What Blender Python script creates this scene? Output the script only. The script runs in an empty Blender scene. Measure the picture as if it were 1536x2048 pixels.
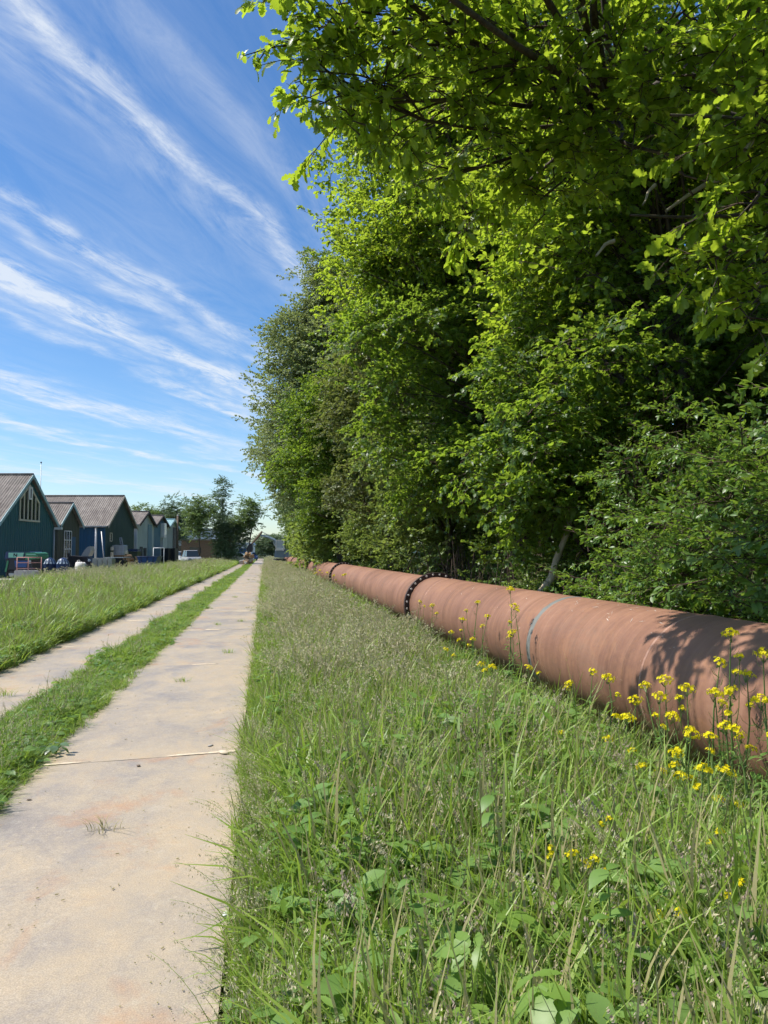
import bpy, math, random
import numpy as np
from mathutils import Vector, Matrix, Euler
S = bpy.context.scene
COL = S.collection
rad = math.radians
# ------------------------------------------------------------------ camera
EYE = Vector((0, 0, 1.6)); YAW = rad(8.8); PIT = rad(3.01); FPX = 1540.0
cd = bpy.data.cameras.new('camera'); cam = bpy.data.objects.new('camera', cd); COL.objects.link(cam)
cd.sensor_fit = 'VERTICAL'; cd.sensor_height = 24.0; cd.lens = FPX / 2048 * 24.0
cd.clip_start = .05; cd.clip_end = 6000
cam.location = EYE; cam.rotation_euler = (math.pi / 2 + PIT, 0, -YAW)
S.camera = cam
# ------------------------------------------------------------------ sky, sun, exposure
SUN_EL, SUN_AZ = rad(57), rad(-82)            # azimuth clockwise from +Y: the sun stands high on the left
W = bpy.data.worlds.new('World'); S.world = W; W.use_nodes = True
SUN_STRENGTH = 5.0; SKY_STRENGTH = .075; EXPOSURE = .42
S.view_settings.view_transform = 'Standard'; S.view_settings.look = 'None'
S.view_settings.gamma = 1; S.view_settings.exposure = EXPOSURE; S.view_settings.use_curve_mapping = False


class NT:
    """small helper around a node tree"""
    def __init__(s, t):
        s.t = t
    def n(s, typ, **k):
        o = s.t.nodes.new(typ)
        for a, b in k.items():
            setattr(o, a, b)
        return o
    def l(s, a, b):
        s.t.links.new(a, b)
    def put(s, sock, v):
        if hasattr(v, 'is_linked') or hasattr(v, 'links'):
            s.l(v, sock)
        else:
            sock.default_value = v
    def m(s, op, a, b=None, c=None, clamp=False):
        o = s.n('ShaderNodeMath', operation=op, use_clamp=clamp)
        s.put(o.inputs[0], a)
        if b is not None: s.put(o.inputs[1], b)
        if c is not None: s.put(o.inputs[2], c)
        return o.outputs[0]
    def mix(s, fac, a, b, mode='MIX'):
        o = s.n('ShaderNodeMix', data_type='RGBA', blend_type=mode)
        s.put(o.inputs[0], fac); s.put(o.inputs[6], a); s.put(o.inputs[7], b)
        return o.outputs[2]
    def noise(s, vec, scale, detail=4, rough=.55, dist=0.0, out=0):
        o = s.n('ShaderNodeTexNoise'); o.inputs['Scale'].default_value = scale
        o.inputs['Detail'].default_value = detail; o.inputs['Roughness'].default_value = rough
        o.inputs['Distortion'].default_value = dist
        if vec is not None: s.l(vec, o.inputs['Vector'])
        return o.outputs[out]
    def ramp(s, fac, stops, interp='LINEAR'):
        o = s.n('ShaderNodeValToRGB'); r = o.color_ramp; r.interpolation = interp
        while len(r.elements) < len(stops): r.elements.new(.5)
        for e, (p, c) in zip(r.elements, stops):
            e.position = p; e.color = c if len(c) == 4 else (*c, 1)
        s.put(o.inputs[0], fac)
        return o.outputs[0]
    def mapr(s, v, a, b, c=0.0, d=1.0):
        o = s.n('ShaderNodeMapRange'); s.put(o.inputs[0], v)
        for i, x in enumerate((a, b, c, d)): o.inputs[i + 1].default_value = x
        return o.outputs[0]
    def mapping(s, vec, scale=(1, 1, 1), rot=(0, 0, 0), loc=(0, 0, 0)):
        o = s.n('ShaderNodeMapping'); s.l(vec, o.inputs[0])
        o.inputs['Scale'].default_value = scale; o.inputs['Rotation'].default_value = rot; o.inputs['Location'].default_value = loc
        return o.outputs[0]


def make_sky():
    t = W.node_tree; t.nodes.clear(); N = NT(t)
    sky = N.n('ShaderNodeTexSky', sky_type='NISHITA'); sky.sun_disc = False
    sky.sun_elevation = SUN_EL; sky.sun_rotation = SUN_AZ
    sky.altitude = 0; sky.air_density = 1.0; sky.dust_density = .35; sky.ozone_density = 2.2
    tc = N.n('ShaderNodeTexCoord'); sp = N.n('ShaderNodeSeparateXYZ'); N.l(tc.outputs['Generated'], sp.inputs[0])
    z = N.m('ADD', N.m('MAXIMUM', sp.outputs[2], .0), .012)
    x = N.m('DIVIDE', sp.outputs[0], z); y = N.m('DIVIDE', sp.outputs[1], z)
    ph = rad(24.5)
    u = N.m('ADD', N.m('MULTIPLY', x, math.sin(ph)), N.m('MULTIPLY', y, math.cos(ph)))
    v = N.m('SUBTRACT', N.m('MULTIPLY', x, math.cos(ph)), N.m('MULTIPLY', y, math.sin(ph)))
    cv = N.n('ShaderNodeCombineXYZ'); N.l(u, cv.inputs[0]); N.l(v, cv.inputs[1])
    P = cv.outputs[0]
    warp = N.m('SUBTRACT', N.noise(N.mapping(P, (.7, 1.1, 1)), 1.0, 3), .5)
    warp2 = N.m('SUBTRACT', N.noise(N.mapping(P, (2.2, 3.0, 1), loc=(4, 2, 0)), 1.0, 5, .6), .5)
    lv = N.m('LOGARITHM', N.m('ADD', N.m('ABSOLUTE', v), .02), math.e)
    # the streaks drift a little across the wind
    lv = N.m('ADD', lv, N.m('MULTIPLY', warp, .34)); lv = N.m('ADD', lv, N.m('MULTIPLY', warp2, .16))
    tot = None
    for c, w, a in ((-.22, .07, .22), (.0, .042, .80), (.10, .06, .25), (.44, .034, .62), (.53, .03, .40), (.70, .055, 1.15), (.80, .025, .4), (.87, .030, .70), (1.13, .07, .75), (1.22, .025, .5), (1.38, .035, .75), (1.55, .03, .3), (1.78, .07, .55)):
        d = N.m('DIVIDE', N.m('SUBTRACT', lv, c), w)
        g = N.m('MULTIPLY', N.m('POWER', math.e, N.m('MULTIPLY', N.m('MULTIPLY', d, d), -1.0)), a)
        tot = g if tot is None else N.m('ADD', tot, g)
    strk = N.noise(N.mapping(P, (1.3, 5.2, 1), rot=(0, 0, .12)), 1.0, 12, .70, .9)
    fine = N.noise(N.mapping(P, (5.0, 12, 1), rot=(0, 0, .55)), 1.0, 11, .72, 1.0)
    patch = N.noise(N.mapping(P, (.55, .9, 1), loc=(1.3, 7.7, 0)), 1.0, 3, .5)
    s1 = N.mapr(strk, .38, .60); s2 = N.mapr(fine, .38, .64); pt = N.mapr(patch, .30, .62, .35, 1)
    m = N.m('MULTIPLY', tot, N.m('ADD', .10, N.m('MULTIPLY', N.m('ADD', N.m('MULTIPLY', s1, .75), N.m('MULTIPLY', s2, .60)), 1.15)))
    m = N.m('MULTIPLY', m, pt)
    veil = N.m('MULTIPLY', N.m('MULTIPLY', N.mapr(strk, .42, .85), N.mapr(patch, .35, .75)), .55)
    m = N.m('ADD', m, veil)
    m = N.m('MULTIPLY', m, N.mapr(sp.outputs[2], .0, .06), clamp=True)
    m = N.m('MULTIPLY', m, .80)
    hs = N.n('ShaderNodeHueSaturation'); hs.inputs['Saturation'].default_value = 1.20; hs.inputs['Value'].default_value = 1.50
    N.l(sky.outputs[0], hs.inputs['Color'])
    tint = N.mix(1.0, hs.outputs[0], (.91, .995, 1.09, 1), 'MULTIPLY')
    c = N.mix(m, tint, (8.6, 9.2, 9.9, 1))
    bg = N.n('ShaderNodeBackground'); N.l(c, bg.inputs[0]); bg.inputs[1].default_value = SKY_STRENGTH
    o = N.n('ShaderNodeOutputWorld'); N.l(bg.outputs[0], o.inputs[0])
make_sky()
W.cycles.sampling_method = 'MANUAL'; W.cycles.sample_map_resolution = 1024
sl = bpy.data.lights.new('sun', 'SUN'); sl.energy = SUN_STRENGTH; sl.angle = rad(.53); sl.color = (1, .955, .88)
so = bpy.data.objects.new('sun', sl); COL.objects.link(so)
SD = Vector((math.sin(SUN_AZ) * math.cos(SUN_EL), math.cos(SUN_AZ) * math.cos(SUN_EL), math.sin(SUN_EL)))
so.rotation_euler = SD.to_track_quat('Z', 'Y').to_euler(); so.location = (-20, 5, 40)
S.cycles.max_bounces = 4; S.cycles.diffuse_bounces = 3; S.cycles.transmission_bounces = 3; S.cycles.glossy_bounces = 2; S.cycles.transparent_max_bounces = 4
S.cycles.use_adaptive_sampling = True; S.cycles.adaptive_threshold = .04
S.cycles.use_denoising = True

# ------------------------------------------------------------------ geometry helpers
HV = Vector((math.sin(YAW), math.cos(YAW), 0)); RV = Vector((math.cos(YAW), -math.sin(YAW), 0))
def _ray(px, py):
    w = Vector((math.sin(YAW) * math.cos(PIT), math.cos(YAW) * math.cos(PIT), math.sin(PIT)))
    return w + RV * ((px - 768) / FPX) + RV.cross(w) * ((1024 - py) / FPX)
def at(px, py, d):                    # surveyed point: bearing read from the photograph, distance in metres
    q = _ray(px, py); return EYE + q * (d / q.dot(HV))
def gnd(px, py, z=0.0):
    q = _ray(px, py); return EYE + q * ((z - 1.6) / q.z)
def uv(u, v, z=0.0):                  # the sheds' own grid: u to the right, v away, metres
    return RV * u + HV * v + Vector((0, 0, z))

class MB:
    def __init__(s):
        s.v = []; s.f = []; s.mi = []; s.a = []; s.cur = 0; s.val = .5
    def add(s, vs, fs, mi=None):
        b = len(s.v); s.v += [tuple(p) for p in vs]; s.a += [s.val] * len(vs)
        s.f += [tuple(i + b for i in f) for f in fs]; s.mi += [s.cur if mi is None else mi] * len(fs)
    def box(s, c, size, rz=0.0, M=None, mi=None):
        x, y, z = (k / 2 for k in size)
        vs = [Vector((a * x, b * y, e * z)) for e in (-1, 1) for b in (-1, 1) for a in (-1, 1)]
        R = M if M is not None else Matrix.Rotation(rz, 3, 'Z')
        vs = [R @ p + Vector(c) for p in vs]
        s.add(vs, [(0, 2, 3, 1), (4, 5, 7, 6), (0, 1, 5, 4), (2, 6, 7, 3), (0, 4, 6, 2), (1, 3, 7, 5)], mi)
    def bar(s, a, b, w, h=None):
        a, b = Vector(a), Vector(b); d = b - a
        M = d.to_track_quat('X', 'Z').to_matrix()
        s.box((a + b) / 2, (d.length, w, h or w), M=M)
    def tube(s, pts, rr, n=6, cap=True):
        pts = [Vector(p) for p in pts]
        if not hasattr(rr, '__len__'): rr = [rr] * len(pts)
        vs = []; fs = []; prev = None
        for i, p in enumerate(pts):
            d = (pts[min(i + 1, len(pts) - 1)] - pts[max(i - 1, 0)]).normalized()
            if prev is None:
                prev = d.cross(Vector((0, 0, 1)) if abs(d.z) < .9 else Vector((1, 0, 0))).normalized()
            prev = (prev - d * prev.dot(d)).normalized(); q = d.cross(prev)
            for k in range(n):
                t = 2 * math.pi * k / n; vs.append(p + (prev * math.cos(t) + q * math.sin(t)) * rr[i])
        for i in range(len(pts) - 1):
            for k in range(n):
                a = i * n + k; b = i * n + (k + 1) % n; fs.append((a, b, b + n, a + n))
        if cap:
            fs.append(tuple(range(n))[::-1]); fs.append(tuple(range((len(pts) - 1) * n, len(pts) * n)))
        s.add(vs, fs)
    def lathe(s, prof, n=32, M=None, closed=False):   # prof (r, h) about local Z
        M = M or Matrix.Identity(4); vs = []; fs = []
        for r, h in prof:
            for k in range(n):
                t = 2 * math.pi * k / n; vs.append(M @ Vector((r * math.cos(t), r * math.sin(t), h)))
        m = len(prof)
        for i in range(m if closed else m - 1):
            for k in range(n):
                a = i * n + k; b = i * n + (k + 1) % n; j = ((i + 1) % m) * n
                fs.append((a, b, j + (k + 1) % n, j + k))
        s.add(vs, fs)
    def prism(s, poly, ext):                         # planar polygon of 3-D points pushed along ext
        n = len(poly); e = Vector(ext); vs = [Vector(p) for p in poly] + [Vector(p) + e for p in poly]
        s.add(vs, [tuple(range(n))[::-1], tuple(range(n, 2 * n))] + [(i, (i + 1) % n, n + (i + 1) % n, n + i) for i in range(n)])
    def mesh(s, name, mats, smooth=False):
        me = bpy.data.meshes.new(name); me.from_pydata(s.v, [], s.f)
        for m in (mats if isinstance(mats, (list, tuple)) else [mats]): me.materials.append(m)
        if any(s.mi): me.polygons.foreach_set('material_index', s.mi)
        if smooth: me.polygons.foreach_set('use_smooth', [True] * len(s.f))
        at_ = me.attributes.new('lv', 'FLOAT', 'POINT'); at_.data.foreach_set('value', s.a)
        me.update(); return me
    def build(s, name, mats, parent=None, smooth=False, local=False, origin=None):
        if parent is not None and not local:
            o_ = parent_loc(parent); s.v = [(a - o_[0], b - o_[1], c - o_[2]) for a, b, c in s.v]
        if origin is not None:
            s.v = [(a - origin[0], b - origin[1], c - origin[2]) for a, b, c in s.v]
        o = bpy.data.objects.new(name, s.mesh(name, mats, smooth)); COL.objects.link(o)
        if parent is not None: o.parent = parent
        if origin is not None: o.location = origin
        return o
def parent_loc(p):
    l = Vector((0, 0, 0))
    while p is not None: l += p.location; p = p.parent
    return l
def tag(o, label=None, cat=None, group=None, kind=None):
    for k, v in (('label', label), ('category', cat), ('group', group), ('kind', kind)):
        if v: o[k] = v
    return o
def empty(name, loc=(0, 0, 0), rz=0.0):
    o = bpy.data.objects.new(name, None); COL.objects.link(o); o.location = loc; o.rotation_euler = (0, 0, rz); o.empty_display_size = .2
    return o
def thing(name, label, cat, loc=(0, 0, 0), rz=0.0, group=None):
    return tag(empty(name, loc, rz), label, cat, group)
def copy_obj(o, parent=None, loc=None, rot=None, scl=None):
    c = o.copy(); COL.objects.link(c); c.parent = parent
    if loc is not None: c.location = loc
    if rot is not None: c.rotation_euler = rot
    if scl is not None: c.scale = (scl,) * 3 if not hasattr(scl, '__len__') else scl
    return c

# ------------------------------------------------------------------ materials
def mat(name, fn, disp=False):
    m = bpy.data.materials.new(name); m.use_nodes = True; t = m.node_tree; t.nodes.clear(); N = NT(t)
    out = N.n('ShaderNodeOutputMaterial'); sh = fn(N); N.l(sh, out.inputs[0]); return m
def pbsdf(N, col, rough=.6, spec=.4, metal=0.0, bump=None, bs=.3, bd=.01):
    p = N.n('ShaderNodeBsdfPrincipled'); N.put(p.inputs['Base Color'], col); N.put(p.inputs['Roughness'], rough)
    p.inputs['Specular IOR Level'].default_value = spec; p.inputs['Metallic'].default_value = metal
    if bump is not None:
        b = N.n('ShaderNodeBump'); b.inputs['Strength'].default_value = bs; b.inputs['Distance'].default_value = bd
        N.l(bump, b.inputs['Height']); N.l(b.outputs[0], p.inputs['Normal'])
    return p.outputs[0]
def pos(N): return N.n('ShaderNodeNewGeometry').outputs['Position']
def objc(N): return N.n('ShaderNodeTexCoord').outputs['Object']
def c4(r, g, b): return (r, g, b, 1)
def plain(name, col, rough=.6, spec=.4, metal=0.0, var=.25, scale=6.0, bs=.15):
    def fn(N):
        P = objc(N); n1 = N.noise(P, scale, 5, .6); n2 = N.noise(P, scale * .21, 3, .5)
        k = N.m('ADD', N.m('MULTIPLY', n1, .5), N.m('MULTIPLY', n2, .5))
        lo = tuple(c * (1 - var) for c in col); hi = tuple(min(1, c * (1 + var)) for c in col)
        cc = N.ramp(k, [(.3, lo), (.7, hi)])
        return pbsdf(N, cc, N.mapr(n1, .3, .7, max(.05, rough - .12), min(1, rough + .12)), spec, metal, n1, bs, .006)
    return mat(name, fn)
def leafmat(name, dark, light, trans, tw=.42, rough=.42, spec=.35, var=.35):
    def fn(N):
        lv = N.n('ShaderNodeAttribute', attribute_name='lv').outputs['Fac']
        rnd = N.n('ShaderNodeObjectInfo').outputs['Random']
        P = pos(N); big = N.noise(P, .55, 2, .5)
        k = N.m('ADD', N.m('MULTIPLY', lv, .55), N.m('MULTIPLY', rnd, .3)); k = N.m('ADD', k, N.m('MULTIPLY', N.m('SUBTRACT', big, .5), .9), clamp=True)
        col = N.mix(k, c4(*dark), c4(*light))
        p = N.n('ShaderNodeBsdfPrincipled'); N.l(col, p.inputs['Base Color']); p.inputs['Roughness'].default_value = rough; p.inputs['Specular IOR Level'].default_value = spec
        tr = N.n('ShaderNodeBsdfTranslucent'); N.l(N.mix(k, c4(*(x * .7 for x in trans)), c4(*trans)), tr.inputs[0])
        mx = N.n('ShaderNodeMixShader'); mx.inputs[0].default_value = tw; N.l(p.outputs[0], mx.inputs[1]); N.l(tr.outputs[0], mx.inputs[2])
        return mx.outputs[0]
    return mat(name, fn)

def m_plate(N):
    P = pos(N); r = N.n('ShaderNodeObjectInfo').outputs['Random']
    off = N.n('ShaderNodeVectorMath', operation='ADD'); N.l(P, off.inputs[0])
    cv = N.n('ShaderNodeCombineXYZ'); N.l(N.m('MULTIPLY', r, 37.0), cv.inputs[0]); N.l(N.m('MULTIPLY', r, 11.0), cv.inputs[2]); N.l(cv.outputs[0], off.inputs[1]); Q = off.outputs[0]
    big = N.noise(Q, .75, 4, .55, .6); mid = N.noise(N.mapping(Q, (1.6, .8, 1)), 2.3, 7, .68, .5); fine = N.noise(Q, 34, 6, .75); gr = N.noise(Q, 160, 3, .7)
    a = N.m('ADD', N.m('MULTIPLY', big, .5), N.m('ADD', N.m('MULTIPLY', mid, .34), N.m('MULTIPLY', fine, .22)))
    c = N.ramp(a, [(.36, (.215, .185, .165)), (.45, (.300, .255, .212)), (.53, (.385, .315, .232)), (.62, (.440, .345, .232)), (.71, (.41, .270, .145))])
    rust = N.mapr(N.noise(N.mapping(Q, (1, .7, 1), loc=(5, 3, 1)), 1.3, 6, .7, .8), .56, .74)
    c = N.mix(N.m('MULTIPLY', rust, .75), c, c4(.42, .215, .105))
    blot = N.mapr(N.noise(Q, 5.5, 8, .8, .3), .52, .68); c = N.mix(N.m('MULTIPLY', blot, .22), c, c4(.22, .185, .165))
    pale = N.mapr(N.noise(N.mapping(Q, loc=(9, 2, 2)), 7.5, 8, .78, .4), .53, .70); c = N.mix(N.m('MULTIPLY', pale, .5), c, c4(.50, .43, .33))
    spk = N.mapr(gr, .35, .7, .74, 1.22); sv = N.n('ShaderNodeVectorMath', operation='SCALE'); N.l(c, sv.inputs[0]); N.l(spk, sv.inputs['Scale'])
    bm = N.m('ADD', N.m('MULTIPLY', mid, .6), N.m('MULTIPLY', fine, .25))
    return pbsdf(N, sv.outputs[0], N.mapr(mid, .3, .7, .42, .68), .45, 0, bm, .35, .012)
def m_pipe(N):
    P = objc(N)                                    # x along the pipe
    ring = N.noise(N.mapping(P, (5.0, .35, .35)), 1.6, 7, .7, .35); ring2 = N.noise(N.mapping(P, (16, .6, .6), loc=(3, 1, 2)), 1.5, 5, .65, .4)
    big = N.noise(P, 1.1, 4, .55, .4); fine = N.noise(P, 26, 6, .75)
    a = N.m('ADD', N.m('MULTIPLY', big, .42), N.m('ADD', N.m('MULTIPLY', ring, .36), N.m('MULTIPLY', fine, .2)))
    c = N.ramp(a, [(.36, (.125, .062, .039)), (.44, (.202, .100, .062)), (.52, (.260, .132, .082)), (.60, (.300, .160, .102)), (.70, (.345, .200, .136))])
    c = N.mix(N.m('MULTIPLY', N.mapr(ring2, .54, .66), .25), c, c4(.36, .205, .135))
    patchy = N.mapr(N.noise(N.mapping(P, (1, 1.4, 1.4), loc=(8, 1, 5)), 2.0, 8, .72, .9), .50, .60); c = N.mix(N.m('MULTIPLY', patchy, .30), c, c4(.175, .085, .060))
    grn = N.mapr(N.noise(N.mapping(P, loc=(1, 9, 3)), .9, 5, .7, .7), .58, .72); c = N.mix(N.m('MULTIPLY', grn, .35), c, c4(.20, .155, .115))
    c = N.mix(N.m('MULTIPLY', N.mapr(ring, .60, .78), .5), c, c4(.13, .075, .068))
    org = N.mapr(N.noise(N.mapping(P, loc=(4, 4, 4)), 3.1, 6, .72, .6), .55, .74); c = N.mix(N.m('MULTIPLY', org, .40), c, c4(.39, .19, .085))
    # pale scuffs and scratches
    sc = N.noise(N.mapping(P, (3.2, 9, 9), rot=(.5, .3, .2)), 3.4, 4, .6, 1.6); sc2 = N.noise(P, 1.4, 2)
    k = N.m('MULTIPLY', N.mapr(sc, .70, .735), N.mapr(sc2, .46, .58)); c = N.mix(N.m('MULTIPLY', k, .75), c, c4(.62, .52, .44))
    bm = N.m('ADD', N.m('MULTIPLY', ring2, .4), N.m('MULTIPLY', fine, .4))
    return pbsdf(N, c, N.mapr(fine, .3, .7, .55, .78), .30, 0, bm, .4, .006)
def m_soil(N):
    P = pos(N); a = N.noise(P, .5, 6, .6); b = N.noise(P, 9, 7, .7)
    c = N.ramp(N.m('ADD', N.m('MULTIPLY', a, .5), N.m('MULTIPLY', b, .5)), [(.35, (.022, .028, .010)), (.55, (.045, .052, .018)), (.72, (.085, .075, .035))])
    return pbsdf(N, c, .9, .2, 0, b, .8, .05)
def m_yard(N):
    P = pos(N); a = N.noise(P, .4, 6, .6); b = N.noise(P, 5, 7, .7)
    c = N.ramp(N.m('ADD', N.m('MULTIPLY', a, .5), N.m('MULTIPLY', b, .5)), [(.35, (.20, .19, .17)), (.55, (.32, .30, .27)), (.72, (.42, .40, .36))])
    return pbsdf(N, c, .9, .25, 0, b, .4, .02)
def m_clad(name, col, col2, rust=.25):
    def fn(N):
        P = objc(N); st = N.noise(N.mapping(P, (5, 5, .25)), 1.2, 6, .65); big = N.noise(P, .35, 3)
        k = N.m('ADD', N.m('MULTIPLY', st, .55), N.m('MULTIPLY', big, .45))
        c = N.ramp(k, [(.36, col), (.64, col2)])
        dr = N.mapr(N.noise(N.mapping(P, (3, 3, .12)), 2.0, 5, .7), .55, .8); c = N.mix(N.m('MULTIPLY', dr, rust), c, c4(.16, .14, .10))
        return pbsdf(N, c, .5, .4, 0, st, .1, .01)
    return mat(name, fn)
def m_roof(N):
    P = objc(N); st = N.noise(N.mapping(P, (4, .5, .5)), 1.3, 7, .72); bl = N.noise(P, 2.2, 7, .75, .4); big = N.noise(P, .3, 3)
    k = N.m('ADD', N.m('MULTIPLY', st, .35), N.m('ADD', N.m('MULTIPLY', bl, .4), N.m('MULTIPLY', big, .25)))
    c = N.ramp(k, [(.36, (.115, .097, .087)), (.47, (.21, .182, .160)), (.57, (.31, .275, .240)), (.68, (.43, .385, .32))])
    return pbsdf(N, c, .85, .25, 0, bl, .5, .02)
def m_brick(N):
    P = objc(N); b = N.n('ShaderNodeTexBrick'); N.l(N.mapping(P, rot=(math.pi / 2, 0, 0)), b.inputs[0])
    b.inputs['Color1'].default_value = c4(.30, .17, .09); b.inputs['Color2'].default_value = c4(.22, .12, .07); b.inputs['Mortar'].default_value = c4(.3, .25, .2); b.inputs['Scale'].default_value = 4
    return pbsdf(N, b.outputs[0], .85, .2)
def m_bark(c1, c2, name):
    def fn(N):
        P = objc(N); a = N.noise(N.mapping(P, (9, 9, 1.6)), 2.0, 7, .7, .5); b = N.noise(P, 1.5, 4)
        c = N.ramp(N.m('ADD', N.m('MULTIPLY', a, .6), N.m('MULTIPLY', b, .4)), [(.35, c1), (.66, c2)])
        return pbsdf(N, c, .9, .2, 0, a, .8, .02)
    return mat(name, fn)
def m_glass(name, col=(.02, .03, .035), rough=.08):
    return mat(name, lambda N: pbsdf(N, c4(*col), rough, .6))

M = {}
M['plate'] = mat('rusty_steel_plate', m_plate); M['pipe'] = mat('rust_brown_pipe', m_pipe); M['soil'] = mat('soil', m_soil); M['yard'] = mat('yard_concrete', m_yard)
M['roof'] = mat('fibre_cement_roof', m_roof); M['brick'] = mat('brickwork', m_brick)
M['flange'] = plain('dark_rusty_flange', (.042, .022, .018), .6, .4, 0, .5, 20)
M['bolt'] = plain('zinc_bolt', (.50, .46, .42), .45, .5, .3, .3, 40)
M['band'] = plain('grey_paint_band', (.150, .150, .135), .65, .4, 0, .35, 9)
M['scuff'] = plain('pale_scuff', (.50, .42, .36), .8, .3, 0, .3, 30)
M['weld'] = plain('weld_bead', (.33, .18, .125), .6, .4, 0, .4, 40)
M['sand'] = plain('pale_sand', (.60, .50, .37), .95, .1, 0, .25, 30)
M['timber'] = plain('grey_timber', (.16, .12, .085), .9, .2, 0, .4, 8)
M['clad_teal'] = m_clad('teal_cladding', (.026, .105, .125), (.042, .145, .165)); M['clad_green'] = m_clad('dark_green_cladding', (.026, .060, .055), (.042, .085, .075))
M['clad_blue'] = m_clad('blue_cladding', (.016, .075, .150), (.026, .105, .20)); M['clad_grey'] = m_clad('grey_green_cladding', (.34, .41, .40), (.50, .57, .54), .5)
M['clad_bluegrey'] = m_clad('blue_grey_cladding', (.08, .19, .25), (.15, .28, .33)); M['clad_olive'] = m_clad('olive_cladding', (.055, .065, .050), (.085, .095, .07))
M['clad_white'] = m_clad('white_cladding', (.62, .64, .64), (.75, .76, .76), .3)
M['barge'] = plain('pale_teal_trim', (.30, .46, .47), .5, .4, 0, .12, 4); M['barge_tan'] = plain('weathered_trim', (.36, .33, .27), .8, .3, 0, .2, 4); M['barge_dark'] = plain('dark_trim', (.06, .055, .05), .7, .3, 0, .2, 4)
M['white'] = plain('white_paint', (.72, .72, .70), .5, .4, 0, .1, 4); M['cream'] = plain('cream_paint', (.58, .54, .42), .55, .4, 0, .12, 4); M['greymetal'] = plain('galvanised_metal', (.42, .43, .43), .45, .5, .35, .15, 6)
M['palegreen'] = plain('pale_green_paint', (.22, .50, .36), .4, .5, 0, .12, 4); M['green'] = plain('green_paint', (.035, .20, .09), .4, .5, 0, .2, 4); M['navy'] = plain('navy_paint', (.012, .03, .09), .35, .5, 0, .2, 4); M['blue'] = plain('blue_paint', (.02, .07, .22), .45, .5, 0, .2, 4)
M['black'] = plain('black_rubber', (.013, .013, .015), .6, .4, 0, .3, 6); M['dark'] = plain('dark_metal', (.03, .03, .035), .55, .4, 0, .4, 5); M['pinkrail'] = plain('faded_red_rail', (.42, .20, .17), .6, .4, 0, .25, 6)
M['concrete'] = plain('concrete', (.38, .36, .33), .9, .2, 0, .25, 7); M['ibc'] = plain('cloudy_plastic', (.46, .50, .53), .45, .4, 0, .12, 4); M['bag'] = plain('white_woven_bag', (.60, .58, .54), .85, .2, 0, .15, 12)
M['wood'] = plain('sawn_wood', (.34, .22, .12), .85, .2, 0, .3, 8); M['oliveskip'] = plain('olive_green_paint', (.045, .065, .035), .6, .4, 0, .3, 4); M['silver'] = plain('silver_paint', (.50, .50, .50), .3, .5, .4, .08, 3); M['exgrey'] = plain('blue_grey_paint', (.16, .22, .27), .4, .5, 0, .15, 4)
M['glass'] = m_glass('dark_glass'); M['skyglass'] = m_glass('bright_glass', (.35, .42, .48), .1)
M['bark'] = m_bark((.045, .035, .026), (.13, .105, .08), 'oak_bark'); M['palebark'] = m_bark((.34, .28, .19), (.58, .49, .36), 'pale_bark'); M['twig'] = m_bark((.05, .035, .028), (.12, .085, .06), 'twig_bark')
# foliage:            dark             light            light through the blade
M['oak'] = leafmat('oak_leaf', (.070, .135, .020), (.165, .255, .030), (.57, .75, .05), .54, .40, .42)
M['maple'] = leafmat('maple_leaf', (.042, .095, .022), (.120, .205, .038), (.46, .66, .055), .46, .42, .42)
M['dusky'] = leafmat('dusky_leaf', (.075, .105, .035), (.160, .190, .065), (.34, .40, .08), .40)
M['hawthorn'] = leafmat('hawthorn_leaf', (.090, .150, .040), (.225, .285, .085), (.46, .60, .10), .42)
M['poplar'] = leafmat('poplar_leaf', (.175, .230, .085), (.420, .460, .250), (.48, .58, .16), .36, .5, .3)
M['privet'] = leafmat('privet_leaf', (.060, .135, .024), (.165, .265, .048), (.38, .58, .06), .38, .38, .45)
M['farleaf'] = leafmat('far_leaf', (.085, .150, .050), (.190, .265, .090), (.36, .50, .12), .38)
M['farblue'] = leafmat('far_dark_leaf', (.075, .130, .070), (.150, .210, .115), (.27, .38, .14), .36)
M['grass'] = leafmat('grass_blade', (.085, .175, .022), (.325, .430, .085), (.46, .66, .075), .34, .42, .42, .2)
M['lawn'] = leafmat('short_grass_blade', (.105, .195, .022), (.240, .340, .065), (.42, .60, .08), .44, .42, .35, .2)
M['dry'] = leafmat('dry_grass', (.30, .27, .12), (.52, .47, .24), (.42, .40, .18), .30, .6, .2, .1)
M['seed'] = leafmat('grass_panicle', (.40, .36, .21), (.74, .68, .46), (.58, .54, .34), .36, .6, .2, .1)
M['seedp'] = leafmat('purple_panicle', (.34, .26, .20), (.56, .47, .36), (.42, .33, .26), .30, .6, .2, .1)
M['weed'] = leafmat('weed_leaf', (.090, .190, .034), (.210, .330, .090), (.40, .62, .09), .38, .45, .4, .2)
M['hog'] = leafmat('hogweed_leaf', (.110, .215, .030), (.200, .315, .060), (.38, .58, .07), .40, .42, .4, .2)
M['dock'] = leafmat('dull_green_leaf', (.095, .165, .080), (.180, .260, .140), (.28, .44, .13), .32, .36, .45, .2)
M['stem'] = leafmat('green_stem', (.10, .18, .04), (.18, .27, .08), (.22, .32, .06), .2)
M['petal'] = leafmat('yellow_petal', (.80, .66, .008), (.92, .82, .012), (.85, .75, .02), .35, .6, .2, .0)

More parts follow.
